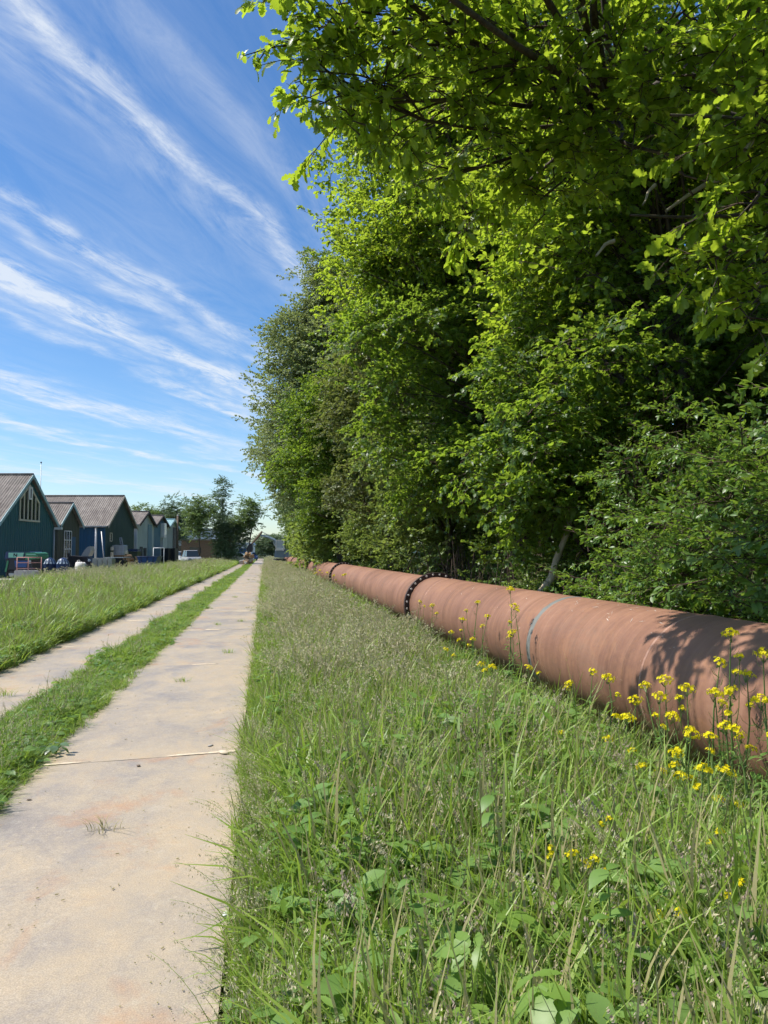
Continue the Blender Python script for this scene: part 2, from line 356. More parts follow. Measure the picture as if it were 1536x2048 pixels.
# ------------------------------------------------------------------ leaf shapes, twigs, scatter
OAK = [(0, .01), (.10, .07), (.20, .17), (.29, .10), (.42, .25), (.52, .15), (.66, .30), (.77, .19), (.90, .20), (1, .05)]
MAPLE = [(0, .02), (.06, .20), (.22, .46), (.36, .26), (.58, .42), (.66, .20), (1, .01)]
OVAL = [(0, .02), (.30, .30), (.65, .27), (1, .01)]
ROUND = [(0, .03), (.25, .42), (.65, .36), (1, .02)]
LANCE = [(0, .02), (.35, .16), (.7, .12), (1, .0)]
def leaf(mb, p, d, up, size, shape, fold=.25, droop=.15):
    d = d.normalized(); side = d.cross(up)
    if side.length < 1e-4: side = d.cross(Vector((1, .3, .2)))
    side.normalize(); nrm = side.cross(d)
    vs = []; fs = []
    for t, w in shape:
        c = p + d * (t * size) - nrm * (droop * t * t * size)
        e = nrm * (fold * w * size)
        vs += [c + side * (w * size) + e, c, c - side * (w * size) + e]
    for i in range(len(shape) - 1):
        a = i * 3; fs += [(a, a + 1, a + 4, a + 3), (a + 1, a + 2, a + 5, a + 4)]
    mb.add(vs, fs)
def rdir(R):
    while True:
        v = Vector((R.uniform(-1, 1), R.uniform(-1, 1), R.uniform(-1, 1)))
        if .05 < v.length < 1: return v.normalized()
def twig(name, n, length, size, shape, m, seed, spread=.55, droop=.25, stem=.006, tilt=.7):
    R = random.Random(seed); mb = MB()
    mb.cur = 1; side = []
    main = [Vector((length * t, .04 * math.sin(t * 5 + seed) * length, -droop * length * t * t)) for t in (0, .25, .5, .75, 1)]
    mb.tube(main, [stem, stem * .8, stem * .6, stem * .45, stem * .3], 3, False)
    segs = [main]
    for k in range(4):
        b = main[1 + k % 3]; s = 1 if k % 2 else -1
        e = b + Vector((length * .28, s * length * spread * R.uniform(.5, 1), R.uniform(-.12, .12) * length))
        pth = [b, (b + e) / 2 + Vector((0, 0, .03 * length)), e]; mb.tube(pth, [stem * .5, stem * .4, stem * .25], 3, False); segs.append(pth)
    mb.cur = 0
    for i in range(n):
        sg = R.choice(segs); t = R.uniform(.12, 1) * (len(sg) - 1); j = min(int(t), len(sg) - 2); p = sg[j].lerp(sg[j + 1], t - j)
        ax = (sg[j + 1] - sg[j]).normalized()
        d = ax * R.uniform(.2, .9) + Vector((R.uniform(-.3, .5), R.uniform(-1, 1), R.uniform(-.65, .35)))
        up = Vector((R.gauss(0, tilt * .6), R.gauss(0, tilt * .6), 1)).normalized()
        mb.val = R.random()
        leaf(mb, p, d, up, size * R.uniform(.65, 1.2), shape, R.uniform(.05, .4), R.uniform(0, .35))
    return arr(mb, [m, 'twig'])
def arr(mb, mats):
    """the collected quads as arrays, for merging"""
    return (np.array(mb.v, dtype=np.float32), np.array(mb.f, dtype=np.int32), np.array(mb.mi, dtype=np.int32), np.array(mb.a, dtype=np.float32), mats)
def merge(name, items):
    """items: (arrays, location, euler, scale) -> a mesh object that is never linked to the scene: scatter() only takes its mesh"""
    mats = []; V = []; F = []; I = []; A = []; n = 0
    for (v, f, mi, a, ms), loc, rot, sc in items:
        for q in ms:
            if q not in mats: mats.append(q)
        mp = np.array([mats.index(q) for q in ms], dtype=np.int32)
        m = np.array(Euler(rot).to_matrix(), dtype=np.float32)
        V.append((v * np.array(sc, dtype=np.float32)) @ m.T + np.array(loc, dtype=np.float32)); F.append(f + n); I.append(mp[mi]); A.append(a); n += len(v)
    V = np.concatenate(V); F = np.concatenate(F); I = np.concatenate(I); A = np.concatenate(A)
    me = bpy.data.meshes.new(name); me.vertices.add(len(V)); me.vertices.foreach_set('co', V.ravel())
    me.loops.add(F.size); me.loops.foreach_set('vertex_index', F.ravel()); me.polygons.add(len(F)); me.polygons.foreach_set('loop_start', np.arange(0, F.size, 4, dtype=np.int32))
    for q in mats: me.materials.append(M[q])
    me.polygons.foreach_set('material_index', I)
    at_ = me.attributes.new('lv', 'FLOAT', 'POINT'); at_.data.foreach_set('value', A); me.update(calc_edges=True)
    return bpy.data.objects.new('source_' + name, me)
def scatter(name, pts, protos, parent=None):
    """pts: (location, euler, scale, index); one object whose surface is many copies of the protos' meshes"""
    o_ = parent_loc(parent) if parent else Vector((0, 0, 0))
    me = bpy.data.meshes.new(name); n = len(pts)
    me.vertices.add(n)
    me.vertices.foreach_set('co', np.array([tuple(Vector(p[0]) - o_) for p in pts], dtype=np.float32).ravel())
    a = me.attributes.new('rot', 'FLOAT_VECTOR', 'POINT'); a.data.foreach_set('vector', np.array([tuple(p[1]) for p in pts], dtype=np.float32).ravel())
    sc = np.array([p[2] if hasattr(p[2], '__len__') else (p[2],) * 3 for p in pts], dtype=np.float32)
    a = me.attributes.new('scl', 'FLOAT_VECTOR', 'POINT'); a.data.foreach_set('vector', sc.ravel())
    a = me.attributes.new('idx', 'INT', 'POINT'); a.data.foreach_set('value', np.array([p[3] for p in pts], dtype=np.int32))
    o = bpy.data.objects.new(name, me); COL.objects.link(o)
    if parent: o.parent = parent
    g = bpy.data.node_groups.new('scatter', 'GeometryNodeTree')
    g.interface.new_socket('Geometry', in_out='INPUT', socket_type='NodeSocketGeometry'); g.interface.new_socket('Geometry', in_out='OUTPUT', socket_type='NodeSocketGeometry')
    gi = g.nodes.new('NodeGroupInput'); go = g.nodes.new('NodeGroupOutput'); j = g.nodes.new('GeometryNodeJoinGeometry')
    def named(nm, ty):
        q = g.nodes.new('GeometryNodeInputNamedAttribute'); q.data_type = ty; q.inputs[0].default_value = nm; return q.outputs[0]
    rt, sl_, ix = named('rot', 'FLOAT_VECTOR'), named('scl', 'FLOAT_VECTOR'), named('idx', 'INT')
    e2r = g.nodes.new('FunctionNodeEulerToRotation'); g.links.new(rt, e2r.inputs[0])
    for k, p in enumerate(protos):
        oi = g.nodes.new('GeometryNodeObjectInfo'); oi.inputs['Object'].default_value = p
        cmp_ = g.nodes.new('FunctionNodeCompare'); cmp_.data_type = 'INT'; cmp_.operation = 'EQUAL'; g.links.new(ix, cmp_.inputs[2]); cmp_.inputs[3].default_value = k
        ip = g.nodes.new('GeometryNodeInstanceOnPoints'); g.links.new(gi.outputs[0], ip.inputs['Points']); g.links.new(oi.outputs['Geometry'], ip.inputs['Instance'])
        g.links.new(cmp_.outputs[0], ip.inputs['Selection']); g.links.new(e2r.outputs[0], ip.inputs['Rotation']); g.links.new(sl_, ip.inputs['Scale'])
        g.links.new(ip.outputs[0], j.inputs[0])
    g.links.new(j.outputs[0], go.inputs[0])
    md = o.modifiers.new('scatter', 'NODES'); md.node_group = g
    o['kind'] = 'stuff'
    return o

TW = {
    'oak': [twig('oak_twig%d' % i, 34, .42, .092, OAK, 'oak', 10 + i) for i in range(3)],
    'oakfar': [twig('oak_spray%d' % i, 36, .55, .092, OAK[::2] + [OAK[-1]], 'oak', 20 + i) for i in range(3)],
    'maple': [twig('maple_twig%d' % i, 30, .45, .082, MAPLE, 'maple', 30 + i) for i in range(3)],
    'dusky': [twig('dusky_twig%d' % i, 34, .60, .10, OVAL, 'dusky', 40 + i) for i in range(2)],
    'hawthorn': [twig('hawthorn_twig%d' % i, 44, .60, .075, ROUND, 'hawthorn', 50 + i) for i in range(3)],
    'poplar': [twig('poplar_twig%d' % i, 60, .85, .088, ROUND, 'poplar', 60 + i, tilt=1.3) for i in range(3)],
    'privet': [twig('privet_twig%d' % i, 34, .42, .065, LANCE[:1] + [(.3, .2), (.7, .18)] + LANCE[-1:], 'privet', 70 + i, .35, -.1) for i in range(3)],
    'far': [twig('far_twig%d' % i, 60, 1.0, .125, ROUND, 'farleaf', 80 + i, tilt=1.0) for i in range(3)],
    'farblue': [twig('far_dark_twig%d' % i, 60, 1.0, .125, ROUND, 'farblue', 90 + i, tilt=1.0) for i in range(2)],
}
_CL = {}
def clumps(kind, r, dens, scl=1.0, flat=.75, low=-.35):
    """three ready-made leafy clumps of radius r"""
    key = (kind, r, dens, scl, flat, low)
    if key not in _CL:
        out = []
        for v in range(3):
            R = random.Random(hash((kind, v)) % 1000 if False else len(kind) * 7 + v * 13 + int(r * 100)); items = []
            for _ in range(max(4, int(dens * r * r))):
                d = rdir(R)
                if d.z < low and R.random() < .8: d.z = abs(d.z)
                q = Vector((d.x, d.y, d.z * flat)) * r * (R.uniform(.25, 1) ** .6)
                yaw = math.atan2(d.y, d.x) + R.gauss(0, .5); pit = -(d.z * .7 + R.gauss(-.1, .25))
                items.append((R.choice(TW[kind]), q - Vector((math.cos(yaw), math.sin(yaw), 0)) * .2, (R.gauss(0, .35), pit, yaw), (scl * R.uniform(.8, 1.2),) * 3))
            out.append(merge('%s_clump%d' % (kind, v), items))
        _CL[key] = out
    return _CL[key]
def limb(mb, a, b, r0, r1, R, n=6, sag=.0, sides=6):
    a, b = Vector(a), Vector(b); L = (b - a).length; pts = []
    w = Vector((R.gauss(0, .06), R.gauss(0, .06), R.gauss(0, .05))) * L; w2 = rdir(R) * L * .03
    for i in range(n + 1):
        t = i / n; pts.append(a.lerp(b, t) + w * math.sin(math.pi * t) + w2 * math.sin(2 * math.pi * t) + Vector((0, 0, sag * L * math.sin(math.pi * t))))
    mb.tube(pts, [r0 + (r1 - r0) * (i / n) ** .7 for i in range(n + 1)], sides, False); return pts
def tree(name, label, base, trunk, crowns, kinds, dens, tr, seed, group=None, cat='tree', bark='bark', cr=1.0, scl=1.0, flat=.75, lean=None, leafname='crown', low=-.35):
    """crowns: ellipsoids (centre, (rx, ry, rz), number of clumps) in metres relative to the base"""
    R = random.Random(seed); base = Vector(base)
    t = thing(name, label, cat, base, 0, group)
    mb = MB(); top = base + Vector(lean or (R.gauss(0, .3), R.gauss(0, .3), 0)) + Vector((0, 0, trunk))
    tp = limb(mb, base - Vector((0, 0, .1)), top, tr, tr * .35, R, 9, sides=9)
    pts = []; protos = clumps(kinds, cr, dens, scl, flat, low)
    for c, rr, n in crowns:
        for _ in range(n):
            d = rdir(R); k = R.uniform(.45, 1)
            q = base + Vector(c) + Vector((d.x * rr[0], d.y * rr[1], d.z * rr[2])) * k
            if q.z < .35: q.z = .35
            s = tp[min(len(tp) - 1, max(2, int((q.z - base.z) / trunk * len(tp) * .75)))]
            if tr > .02: limb(mb, s, q, tr * .28, tr * .05, R, 4, .06, 4)
            pts.append((q, (R.gauss(0, .2), R.gauss(0, .2), R.uniform(0, 6.28)), R.uniform(.75, 1.25), R.randrange(3)))
    mb.build('trunk', M[bark], t, True)
    scatter(leafname, pts, protos, t)
    return t
# ================================================================== the setting
def atX(px, py, X):
    q = _ray(px, py); return EYE + q * (X / q.x)
rng = random.Random(7)
def fbm(x, y):
    return math.sin(x * 1.3 + .7) * math.cos(y * .9 + 1.1) * .5 + math.sin(x * 2.9 + y * 1.7) * .3 + math.sin(x * 6.1 - y * 4.3 + 2) * .2
def field_edge(y):                                   # where the rough grass on the left ends and the yard begins
    return -10.6 + max(0, min(1, (y - 30) / 60)) * 2.4 + .5 * fbm(y * .4, 3)
mb = MB(); xs = [-3000, -600, -150, -60, -30, -20, -14, -11, -9, -7, -5, -4, -3, -2, -1, 0, 1, 2, 3, 4, 5, 7, 10, 16, 30, 60, 150, 600, 3000]; ys = [-600, -60, -12, -4, -1, 1, 3, 5, 8, 12, 17, 24, 34, 48, 66, 90, 130, 200, 400, 900, 3000]
def gz(x, y):
    if -8.5 < x < -4.0 and -5 < y < 110: return .10
    if x > 4.5 and x < 60 and -10 < y < 130: return .12
    return -.03 if -4.1 < x < -.1 and y < 130 else 0.0
mb.add([(x, y, gz(x, y)) for y in ys for x in xs], [(j * len(xs) + i, j * len(xs) + i + 1, (j + 1) * len(xs) + i + 1, (j + 1) * len(xs) + i) for j in range(len(ys) - 1) for i in range(len(xs) - 1)])
tag(mb.build('ground', M['soil'], smooth=True), kind='structure')
mb = MB(); E_ = [(field_edge(y) - .3, y, .03) for y in range(26, 116, 3)]
mb.add(E_ + [(-70, y, .03) for _, y, _ in E_], [(i, i + 1, len(E_) + i + 1, len(E_) + i) for i in range(len(E_) - 1)][::1])
mb.f = [f[::-1] for f in mb.f]
tag(mb.build('yard_pavement', M['yard']), kind='structure')

# ---- steel road plates: two lines of them
ORD = ['nearest', 'second', 'third', 'fourth', 'fifth', 'sixth', 'seventh', 'eighth', 'ninth', 'tenth', 'eleventh', 'twelfth', 'thirteenth', 'fourteenth', 'fifteenth', 'sixteenth', 'seventeenth', 'eighteenth', 'nineteenth', 'twentieth']
sand_pts = []
def plates(side, xc, y0, n, wd):
    R = random.Random(5 + len(side)); y = y0
    for k in range(n):
        sk = (.11 if (side == 'right' and k == 0) else R.uniform(-.04, .06)); L = 5.0
        dx = R.uniform(-.035, .035); z = R.uniform(0, .004); th = .016
        nx, ny = 8, 14; vs = []; fs = []
        p0 = prev_sk if k else 0.0
        for j in range(ny + 1):
            for i in range(nx + 1):
                a, b = i / nx, j / ny; s = (p0 * (1 - b) + sk * b) * (a - .5) * 2
                vs.append((xc + dx + (a - .5) * wd, y + .002 + (L - .004) * b + s, z + th + .004 * fbm(a * 3 + k, b * 5 + xc)))
        m = nx + 1
        for j in range(ny):
            for i in range(nx): fs.append((j * m + i, j * m + i + 1, (j + 1) * m + i + 1, (j + 1) * m + i))
        rim = [i for i in range(m)] + [j * m + nx for j in range(1, ny + 1)] + [ny * m + i for i in range(nx - 1, -1, -1)] + [j * m for j in range(ny - 1, 0, -1)]
        b0 = len(vs); vs += [(vs[i][0], vs[i][1], -.035) for i in rim]
        fs += [(rim[i], b0 + i, b0 + (i + 1) % len(rim), rim[(i + 1) % len(rim)]) for i in range(len(rim))]
        mb = MB(); mb.add(vs, fs)
        o = mb.build('steel_road_plate', M['plate'], origin=(xc + dx, y + L / 2, 0), smooth=False)
        far = k >= 18
        lab = ('rusty steel road plate of the %s-hand track, %s from the camera' % (side, ORD[k])) if not far else 'small far rusty steel road plate at the distant end of the %s-hand track' % side
        tag(o, lab, 'road plate', 'steel road plates of the %s-hand track' % side)
        prev_sk = sk; y += L
        sand_pts.append((xc + dx, y, sk, wd, z + th))
plates('right', -.93, 1.22, 40, 1.56); plates('left', -3.08, 8.6 - 5, 30, 1.5)
mb = MB(); R = random.Random(3)                       # sand blown into the joints
for x, y, sk, wd, z in sand_pts[:8] + sand_pts[40:46]:
    for _ in range(3 if y < 14 else 2):
        a = R.uniform(-.5, .25) * wd; ln = R.uniform(.2, .55); n = 9; w = R.uniform(.012, .028)
        if abs(y - 6.22) < .1: a = (-.5, .12, .3)[_] * wd; ln = (.42, .35, .3)[_]
        vs = []
        for i in range(n):
            xx = a + ln * i / (n - 1); e = math.sin(math.pi * i / (n - 1)) ** .5 * w; yy = y + sk * xx / wd * 2
            vs += [(x + xx, yy - e * R.uniform(.3, .9), z + .006), (x + xx, yy + R.uniform(-.004, .004), z + .008 + e * .35), (x + xx, yy + e * R.uniform(.3, 1), z + .006)]
        mb.add(vs, [f for i in range(n - 1) for f in ((i * 3, i * 3 + 3, i * 3 + 4, i * 3 + 1), (i * 3 + 1, i * 3 + 4, i * 3 + 5, i * 3 + 2))])
mb.f = [f[::-1] for f in mb.f]
tag(mb.build('sand', M['sand'], smooth=True), 'pale sand drifted into the joints between the steel plates', 'sand', kind='stuff')
mb = MB(); R = random.Random(31)                      # grit and chaff lying on the plates
for _ in range(800):
    y = 2.4 + 20 * R.random() ** 1.8; ed = R.random() < .6
    x = (-.18 - abs(R.gauss(0, .13)) if R.random() < .6 else -1.70 + abs(R.gauss(0, .13))) if ed else R.uniform(-1.65, -.2)
    s = R.uniform(.0015, .0045); mb.val = R.random(); ln = R.uniform(1, 5) if R.random() < .5 else 1
    mb.box((x, y, .024 + s * .4), (s * ln, s, s * .8), R.uniform(0, 3.1))
tag(mb.build('grit', M['dry']), 'fine grit and dry chaff scattered on the steel plates', 'grit', kind='stuff')

# ---- pipeline
PX, PR, PZ = 3.16, .515, .63
JO = [-3.4, 14.1, 31.0, 48.4, 63.0, 78.0, 93.0, 107.0]
PL = ['long rust-brown steel pipe section nearest the camera with a grey paint band', 'rust-brown pipe section between the first and second bolted flanges', 'rust-brown pipe section between the second and third bolted flanges', 'rust-brown pipe section beyond the third bolted flange', 'rust-brown pipe section beyond the fourth bolted flange', 'short-looking far rust-brown pipe section, second to last of the line', 'farthest rust-brown pipe section at the distant end of the pipeline']
def ringM(x): return Matrix.Translation((x, 0, 0)) @ Matrix.Rotation(math.pi / 2, 4, 'Y')
bolt_me = None
for k in range(7):
    y0, y1 = JO[k], JO[k + 1]; L = y1 - y0
    s = thing('pipe_section', PL[k], 'pipe', (PX, y0, PZ - .012 * min(k, 4)), math.pi / 2, 'sections of the rust-brown pipeline')
    mb = MB(); ns = max(2, int(L / 1.5)); mb.lathe([(PR - .016, 0), (PR, 0)] + [(PR, L * i / ns) for i in range(1, ns)] + [(PR, L), (PR - .016, L)], 72, ringM(0), closed=True)
    mb.build('barrel', M['pipe'], s, True, local=True)
    nw = 3 if k < 2 else 1
    for w in ([8.6, 16.3] if k == 0 else [L * .25, L * .62][:nw - 1]):
        mb = MB(); mb.lathe([(PR + .0005, -.012), (PR + .004, -.006), (PR + .005, 0), (PR + .004, .006), (PR + .0005, .012)], 72, ringM(w)); mb.build('weld_seam', M['weld'], s, True, local=True)
    if k == 0:
        mb = MB(); prof = []
        R = random.Random(4); n = 72; vs = []; fs = []; x0 = 7.55 - y0
        for i in range(n):
            t = 2 * math.pi * i / n; a = x0 - .055 + R.gauss(0, .004); b = x0 + .05 + R.gauss(0, .006)
            for xx, rr in ((a, PR - .002), (a + .003, PR + .0022), (b - .003, PR + .0022), (b, PR - .002)): vs.append((xx, rr * math.cos(t), rr * math.sin(t)))
        for i in range(n):
            j = (i + 1) % n; fs += [(i * 4 + q, j * 4 + q, j * 4 + q + 1, i * 4 + q + 1) for q in range(3)]
        mb.add(vs, fs); mb.build('paint_band', M['band'], s, True, local=True).__setitem__('label', 'faded grey paint band round the pipe')
        mb = MB(); R = random.Random(12)              # chalky scrape marks along the top
        for _ in range(95):
            xx = R.uniform(5.2, 7.4) - y0 if R.random() < .7 else R.uniform(8, 13) - y0; t = R.uniform(.75, 2.5); ln = R.uniform(.01, .11); w = R.uniform(.0015, .006); an = R.uniform(-.5, .9)
            q = []
            for a, b in ((0, -.5), (.5, -1), (1, 0), (.5, .9)):
                u_, v_ = a * ln * math.cos(an) - b * w * math.sin(an), a * ln * math.sin(an) + b * w * math.cos(an)
                tt = t + v_ / PR; q.append((xx + u_, (PR + .0016) * math.cos(tt), (PR + .0016) * math.sin(tt)))
            mb.add(q, [(0, 1, 2, 3)])
        o = mb.build('scrape_marks', M['scuff'], s, local=True); o['kind'] = 'stuff'
    for x, e in ((0.0, 0), (L, 1)):
        if k == 0 and e == 0: continue
        a, b = (x + .006, x + .055) if e == 0 else (x - .055, x - .006)
        mb = MB(); c = .005
        mb.lathe([(PR + .001, a), (.60 - c, a), (.60, a + c), (.60, b - c), (.60 - c, b), (PR + .001, b)], 72, ringM(0), closed=True)
        fl = mb.build('flange', M['flange'], s, False, local=True)
        if e == 1 and k < 5:
            if bolt_me is None:
                q = MB(); q.lathe([(0, -.034), (.014, -.033), (.016, -.028), (.016, -.012), (.021, -.011), (.021, 0), (0, 0)], 8, Matrix.Rotation(math.pi / 2, 4, 'Y')); bolt_me = q.mesh('bolt', M['bolt'])
            for i in range(28):
                t = 2 * math.pi * (i + .5) / 28
                o = bpy.data.objects.new('bolt', bolt_me); COL.objects.link(o); o.parent = fl; o.location = (a, .56 * math.cos(t), .56 * math.sin(t))
sleeper_lab = ['weathered timber sleeper in the dark gap below the near pipe', 'weathered timber sleeper below the pipe just before the nearest flange']
for i, y in enumerate((4.4, 12.6)):
    mb = MB(); mb.box((PX, y, .052), (1.5, .24, .15), .03); tag(mb.build('timber_sleeper', M['timber'], origin=(PX, y, 0)), sleeper_lab[i], 'sleeper')

# ================================================================== sheds
def ribbed(mb, p0, p1, top, base=0.0, pitch=.3, depth=.035):
    """vertical cladding from p0 to p1 (xy) with trapezoid ribs; top(t) gives the height at distance t"""
    p0, p1 = Vector((*p0, 0)), Vector((*p1, 0)); d = p1 - p0; L = d.length; d.normalize(); nrm = Vector((d.y, -d.x, 0)); st = []
    k = 0; t = 0.0
    while t < L:
        for a, o in ((0, 0), (.52, 0), (.62, 1), (.90, 1)):
            if t + a * pitch < L: st.append((t + a * pitch, o))
        t += pitch
    st.append((L, 0)); st.append((L / 2, st[len(st) // 2][1])); st = sorted(set(st))
    vs = []
    for t, o in st:
        q = p0 + d * t + nrm * (depth * o); vs += [(q.x, q.y, base), (q.x, q.y, top(t))]
    mb.add(vs, [(2 * i, 2 * i + 2, 2 * i + 3, 2 * i + 1) for i in range(len(st) - 1)])
def slope(mb, x0, x1, y0, z0, y1, z1, pitch=.177, amp=.028):
    d = Vector((0, y1 - y0, z1 - z0)).normalized(); nrm = Vector((1, 0, 0)).cross(d)
    if nrm.z < 0: nrm = -nrm
    n = int((x1 - x0) / pitch * 6); vs = []
    for i in range(n + 1):
        x = x0 + (x1 - x0) * i / n; o = nrm * (amp * math.cos(2 * math.pi * (x - x0) / pitch))
        for k in range(3):
            t = k / 2; vs.append(Vector((x, y0 + (y1 - y0) * t, z0 + (z1 - z0) * t)) + o)
    mb.add(vs, [f for i in range(n) for f in ((3 * i, 3 * i + 3, 3 * i + 4, 3 * i + 1), (3 * i + 1, 3 * i + 4, 3 * i + 5, 3 * i + 2))])
def shed(label, u, v0, w, eave, apex, L, gm, sm, bm, roofm='roof', group='gabled sheds in a row beside the yard', oh=.22):
    s = thing('gabled_shed', label, 'shed', uv(u, v0), -YAW, group)
    rise = apex - eave; g = lambda t: eave + rise * (1 - abs(t - w / 2) / (w / 2))
    mb = MB(); ribbed(mb, (0, 0), (0, w), g); mb.build('gable_wall', M[gm], s, local=True)
    mb = MB(); ribbed(mb, (-L, 0), (0, 0), lambda t: eave); mb.build('side_wall', M[sm], s, local=True)
    mb = MB(); ribbed(mb, (0, w), (-L, w), lambda t: eave); mb.build('side_wall', M[sm], s, local=True)
    mb = MB(); ribbed(mb, (-L, w), (-L, 0), g); mb.build('gable_wall', M[gm], s, local=True)
    k = rise / (w / 2); up = .06
    for y0 in (-oh, w + oh):
        mb = MB(); slope(mb, -L - .2, .28, y0, eave - oh * k + up, w / 2, apex + up); mb.build('roof_slope', M[roofm], s, True, local=True)
        d = Vector((0, w / 2 - y0, apex - eave + oh * k)); mb = MB()
        a = Vector((.30, y0, eave - oh * k + .0)); b = Vector((.30, w / 2, apex + .0)); hgt = Vector((0, 0, .24))
        mb.prism([a - hgt * .6, b - hgt * .6, b + hgt * .45, a + hgt * .45], (.04, 0, 0)); mb.build('bargeboard', M[bm], s, local=True)
    mb = MB(); mb.tube([(-L, -oh - .06, eave - oh * k + .0), (.2, -oh - .06, eave - oh * k)], .06, 8); mb.build('gutter', M['greymetal'], s, True, local=True)
    mb = MB(); mb.tube([(-L - .2, w / 2, apex + .08), (.3, w / 2, apex + .08)], .09, 8); mb.build('ridge_cap', M[roofm], s, True, local=True)
    return s
UG = -23.15
s1 = shed('large teal shed with a tall pointed gable window', UG, 46.0, 8.0, 3.5, 6.6, 18, 'clad_teal', 'clad_teal', 'barge')
s2 = shed('small shed with a white-framed grid window, set back between two larger sheds', -24.0, 56.7, 3.9, 3.75, 5.3, 14, 'clad_olive', 'clad_olive', 'barge')
s3 = shed('dark green shed with a broad grey roof, bulk tank before its gable', UG, 64.0, 7.3, 3.9, 6.5, 18, 'clad_green', 'clad_blue', 'barge_tan')
s4 = shed('pale grey-green shed next beyond the dark green one', UG, 72.3, 5.0, 4.3, 5.5, 12, 'clad_grey', 'clad_white', 'barge_dark')
s5 = shed('blue-grey patched shed with a white box on its gable', UG, 77.5, 4.5, 4.35, 5.35, 12, 'clad_bluegrey', 'clad_grey', 'barge_dark')
s6 = shed('last and smallest shed of the row with a pale roof', UG, 82.2, 3.8, 4.3, 5.15, 12, 'clad_grey', 'clad_grey', 'barge', 'barge')
# gable window of the first shed
wy0, wy1, zb = 2.75, 5.45, 3.72; wt = lambda y: 3.5 + 3.1 * (1 - abs(y - 4) / 4) - .62
win = MB(); n = 5
o = empty('gable_window'); o.parent = s1
X0 = .045
ws = [wy0 + (wy1 - wy0) * i / n for i in range(n + 1)]
for i in range(n):
    a, b = ws[i], ws[i + 1]; mid = 4.1; mb = MB()
    poly = [(X0, a, zb), (X0, b, zb), (X0, b, wt(b))] + ([(X0, 4.0, wt(4.0))] if a < 4 < b else []) + [(X0, a, wt(a))]
    mb.prism(poly, (.01, 0, 0)); mb.build('pane', M['glass'], o, local=True)
for i, a in enumerate(ws):
    mb = MB(); mb.box((X0 + .03, a, (zb + wt(a)) / 2), (.06, .11, wt(a) - zb)); mb.build('mullion', M['cream'], o, local=True)
mb = MB(); mb.box((X0 + .035, (wy0 + wy1) / 2, zb - .05), (.08, wy1 - wy0 + .2, .12)); mb.build('sill', M['cream'], o, local=True)
for a, b in ((wy0, 4.0), (4.0, wy1)):
    mb = MB(); mb.bar((X0 + .032, a, wt(a)), (X0 + .032, b, wt(b)), .06, .12); mb.build('head_rail', M['cream'], o, local=True)
mb = MB(); mb.box((X0 + .09, 4.05, 5.45), (.03, .55, .85)); pn = mb.build('panel', M['white'], o, local=True)
mb = MB(); mb.box((X0 + .11, 4.05, 5.45), (.02, .09, .6)); mb.build('sign_mark', M['dark'], o, local=True)
mb = MB(); mb.tube([(-1.6, 2.2, 5.1), (-1.6, 2.2, 5.85)], .09, 8); mb.build('vent_pipe', M['greymetal'], s1, True, local=True)
mb = MB(); mb.tube([(.12, 7.75, 3.2), (.12, 7.75, 0)], .06, 8); mb.build('downpipe', M['greymetal'], s1, True, local=True)
mb = MB(); mb.box((.35, 7.9, 3.28), (.5, .25, .16)); mb.build('wall_lamp', M['white'], s1, local=True)
# grid window of the second
o = empty('grid_window'); o.parent = s2
gw = [(1.0 + .43 * i) for i in range(4)]; gh = [.5 + .68 * i for i in range(5)]
for i in range(3):
    for j in range(4):
        mb = MB(); mb.box((.05, (gw[i] + gw[i + 1]) / 2, (gh[j] + gh[j + 1]) / 2), (.012, .40, .64)); mb.build('pane', M['glass'], o, local=True)
for y in gw:
    mb = MB(); mb.box((.065, y, (gh[0] + gh[-1]) / 2), (.05, .06, gh[-1] - gh[0] + .06)); mb.build('glazing_bar', M['white'], o, local=True)
for z in gh:
    mb = MB(); mb.box((.07, (gw[0] + gw[-1]) / 2, z), (.045, gw[-1] - gw[0], .06)); mb.build('glazing_bar', M['white'], o, local=True)
mb = MB(); mb.box((.05, 2.75, 1.5), (.03, .7, 2.6)); mb.build('door', M['clad_blue'], s2, local=True)
# third: downpipe, leaning pole, small window
mb = MB(); mb.tube([(-.75, -.12, 3.75), (-.75, -.12, 0)], .10, 8); mb.build('downpipe', M['white'], s3, True, local=True)
o = empty('window'); o.parent = s3
mb = MB(); mb.box((.05, 1.15, 2.9), (.012, .42, .62)); mb.build('pane', M['glass'], o, local=True)
for y, z, a, b in ((.9, 2.9, .07, .75), (1.4, 2.9, .07, .75), (1.15, 3.24, .57, .07), (1.15, 2.56, .57, .07)):
    mb = MB(); mb.box((.065, y, z), (.05, a, b)); mb.build('frame', M['cream'], o, local=True)
mb = MB(); mb.box((.05, 3.7, 2.2), (.03, 1.3, 4.3)); mb.build('cladding_patch', M['clad_bluegrey'], s4, local=True)
for y, z in ((1.0, .9), (2.2, .8)):
    mb = MB(); mb.box((.06, y, z + .4), (.05, .8, 1.7)); mb.build('door', M['dark'], s4, local=True)
mb = MB(); mb.box((.05, 3.3, 2.15), (.03, 2.3, 4.2)); mb.build('cladding_patch', M['clad_grey'], s5, local=True)
b_ = MB(); b_.box((.22, 2.6, 3.9), (.35, 1.0, 1.5)); bx_ = b_.build('wall_box', M['white'], s5, local=True)
b_ = MB(); b_.box((.41, 2.6, 3.95), (.02, .7, 1.1)); b_.build('box_face', M['skyglass'], bx_, local=True)
mb = MB(); mb.tube([(.1, 2.6, 3.1), (.1, 2.6, 0)], .05, 6); mb.build('conduit', M['greymetal'], s5, True, local=True)
mb = MB(); mb.box((.05, 2.9, 2.2), (.04, 1.6, 4.3)); mb.build('door', M['dark'], s6, local=True)

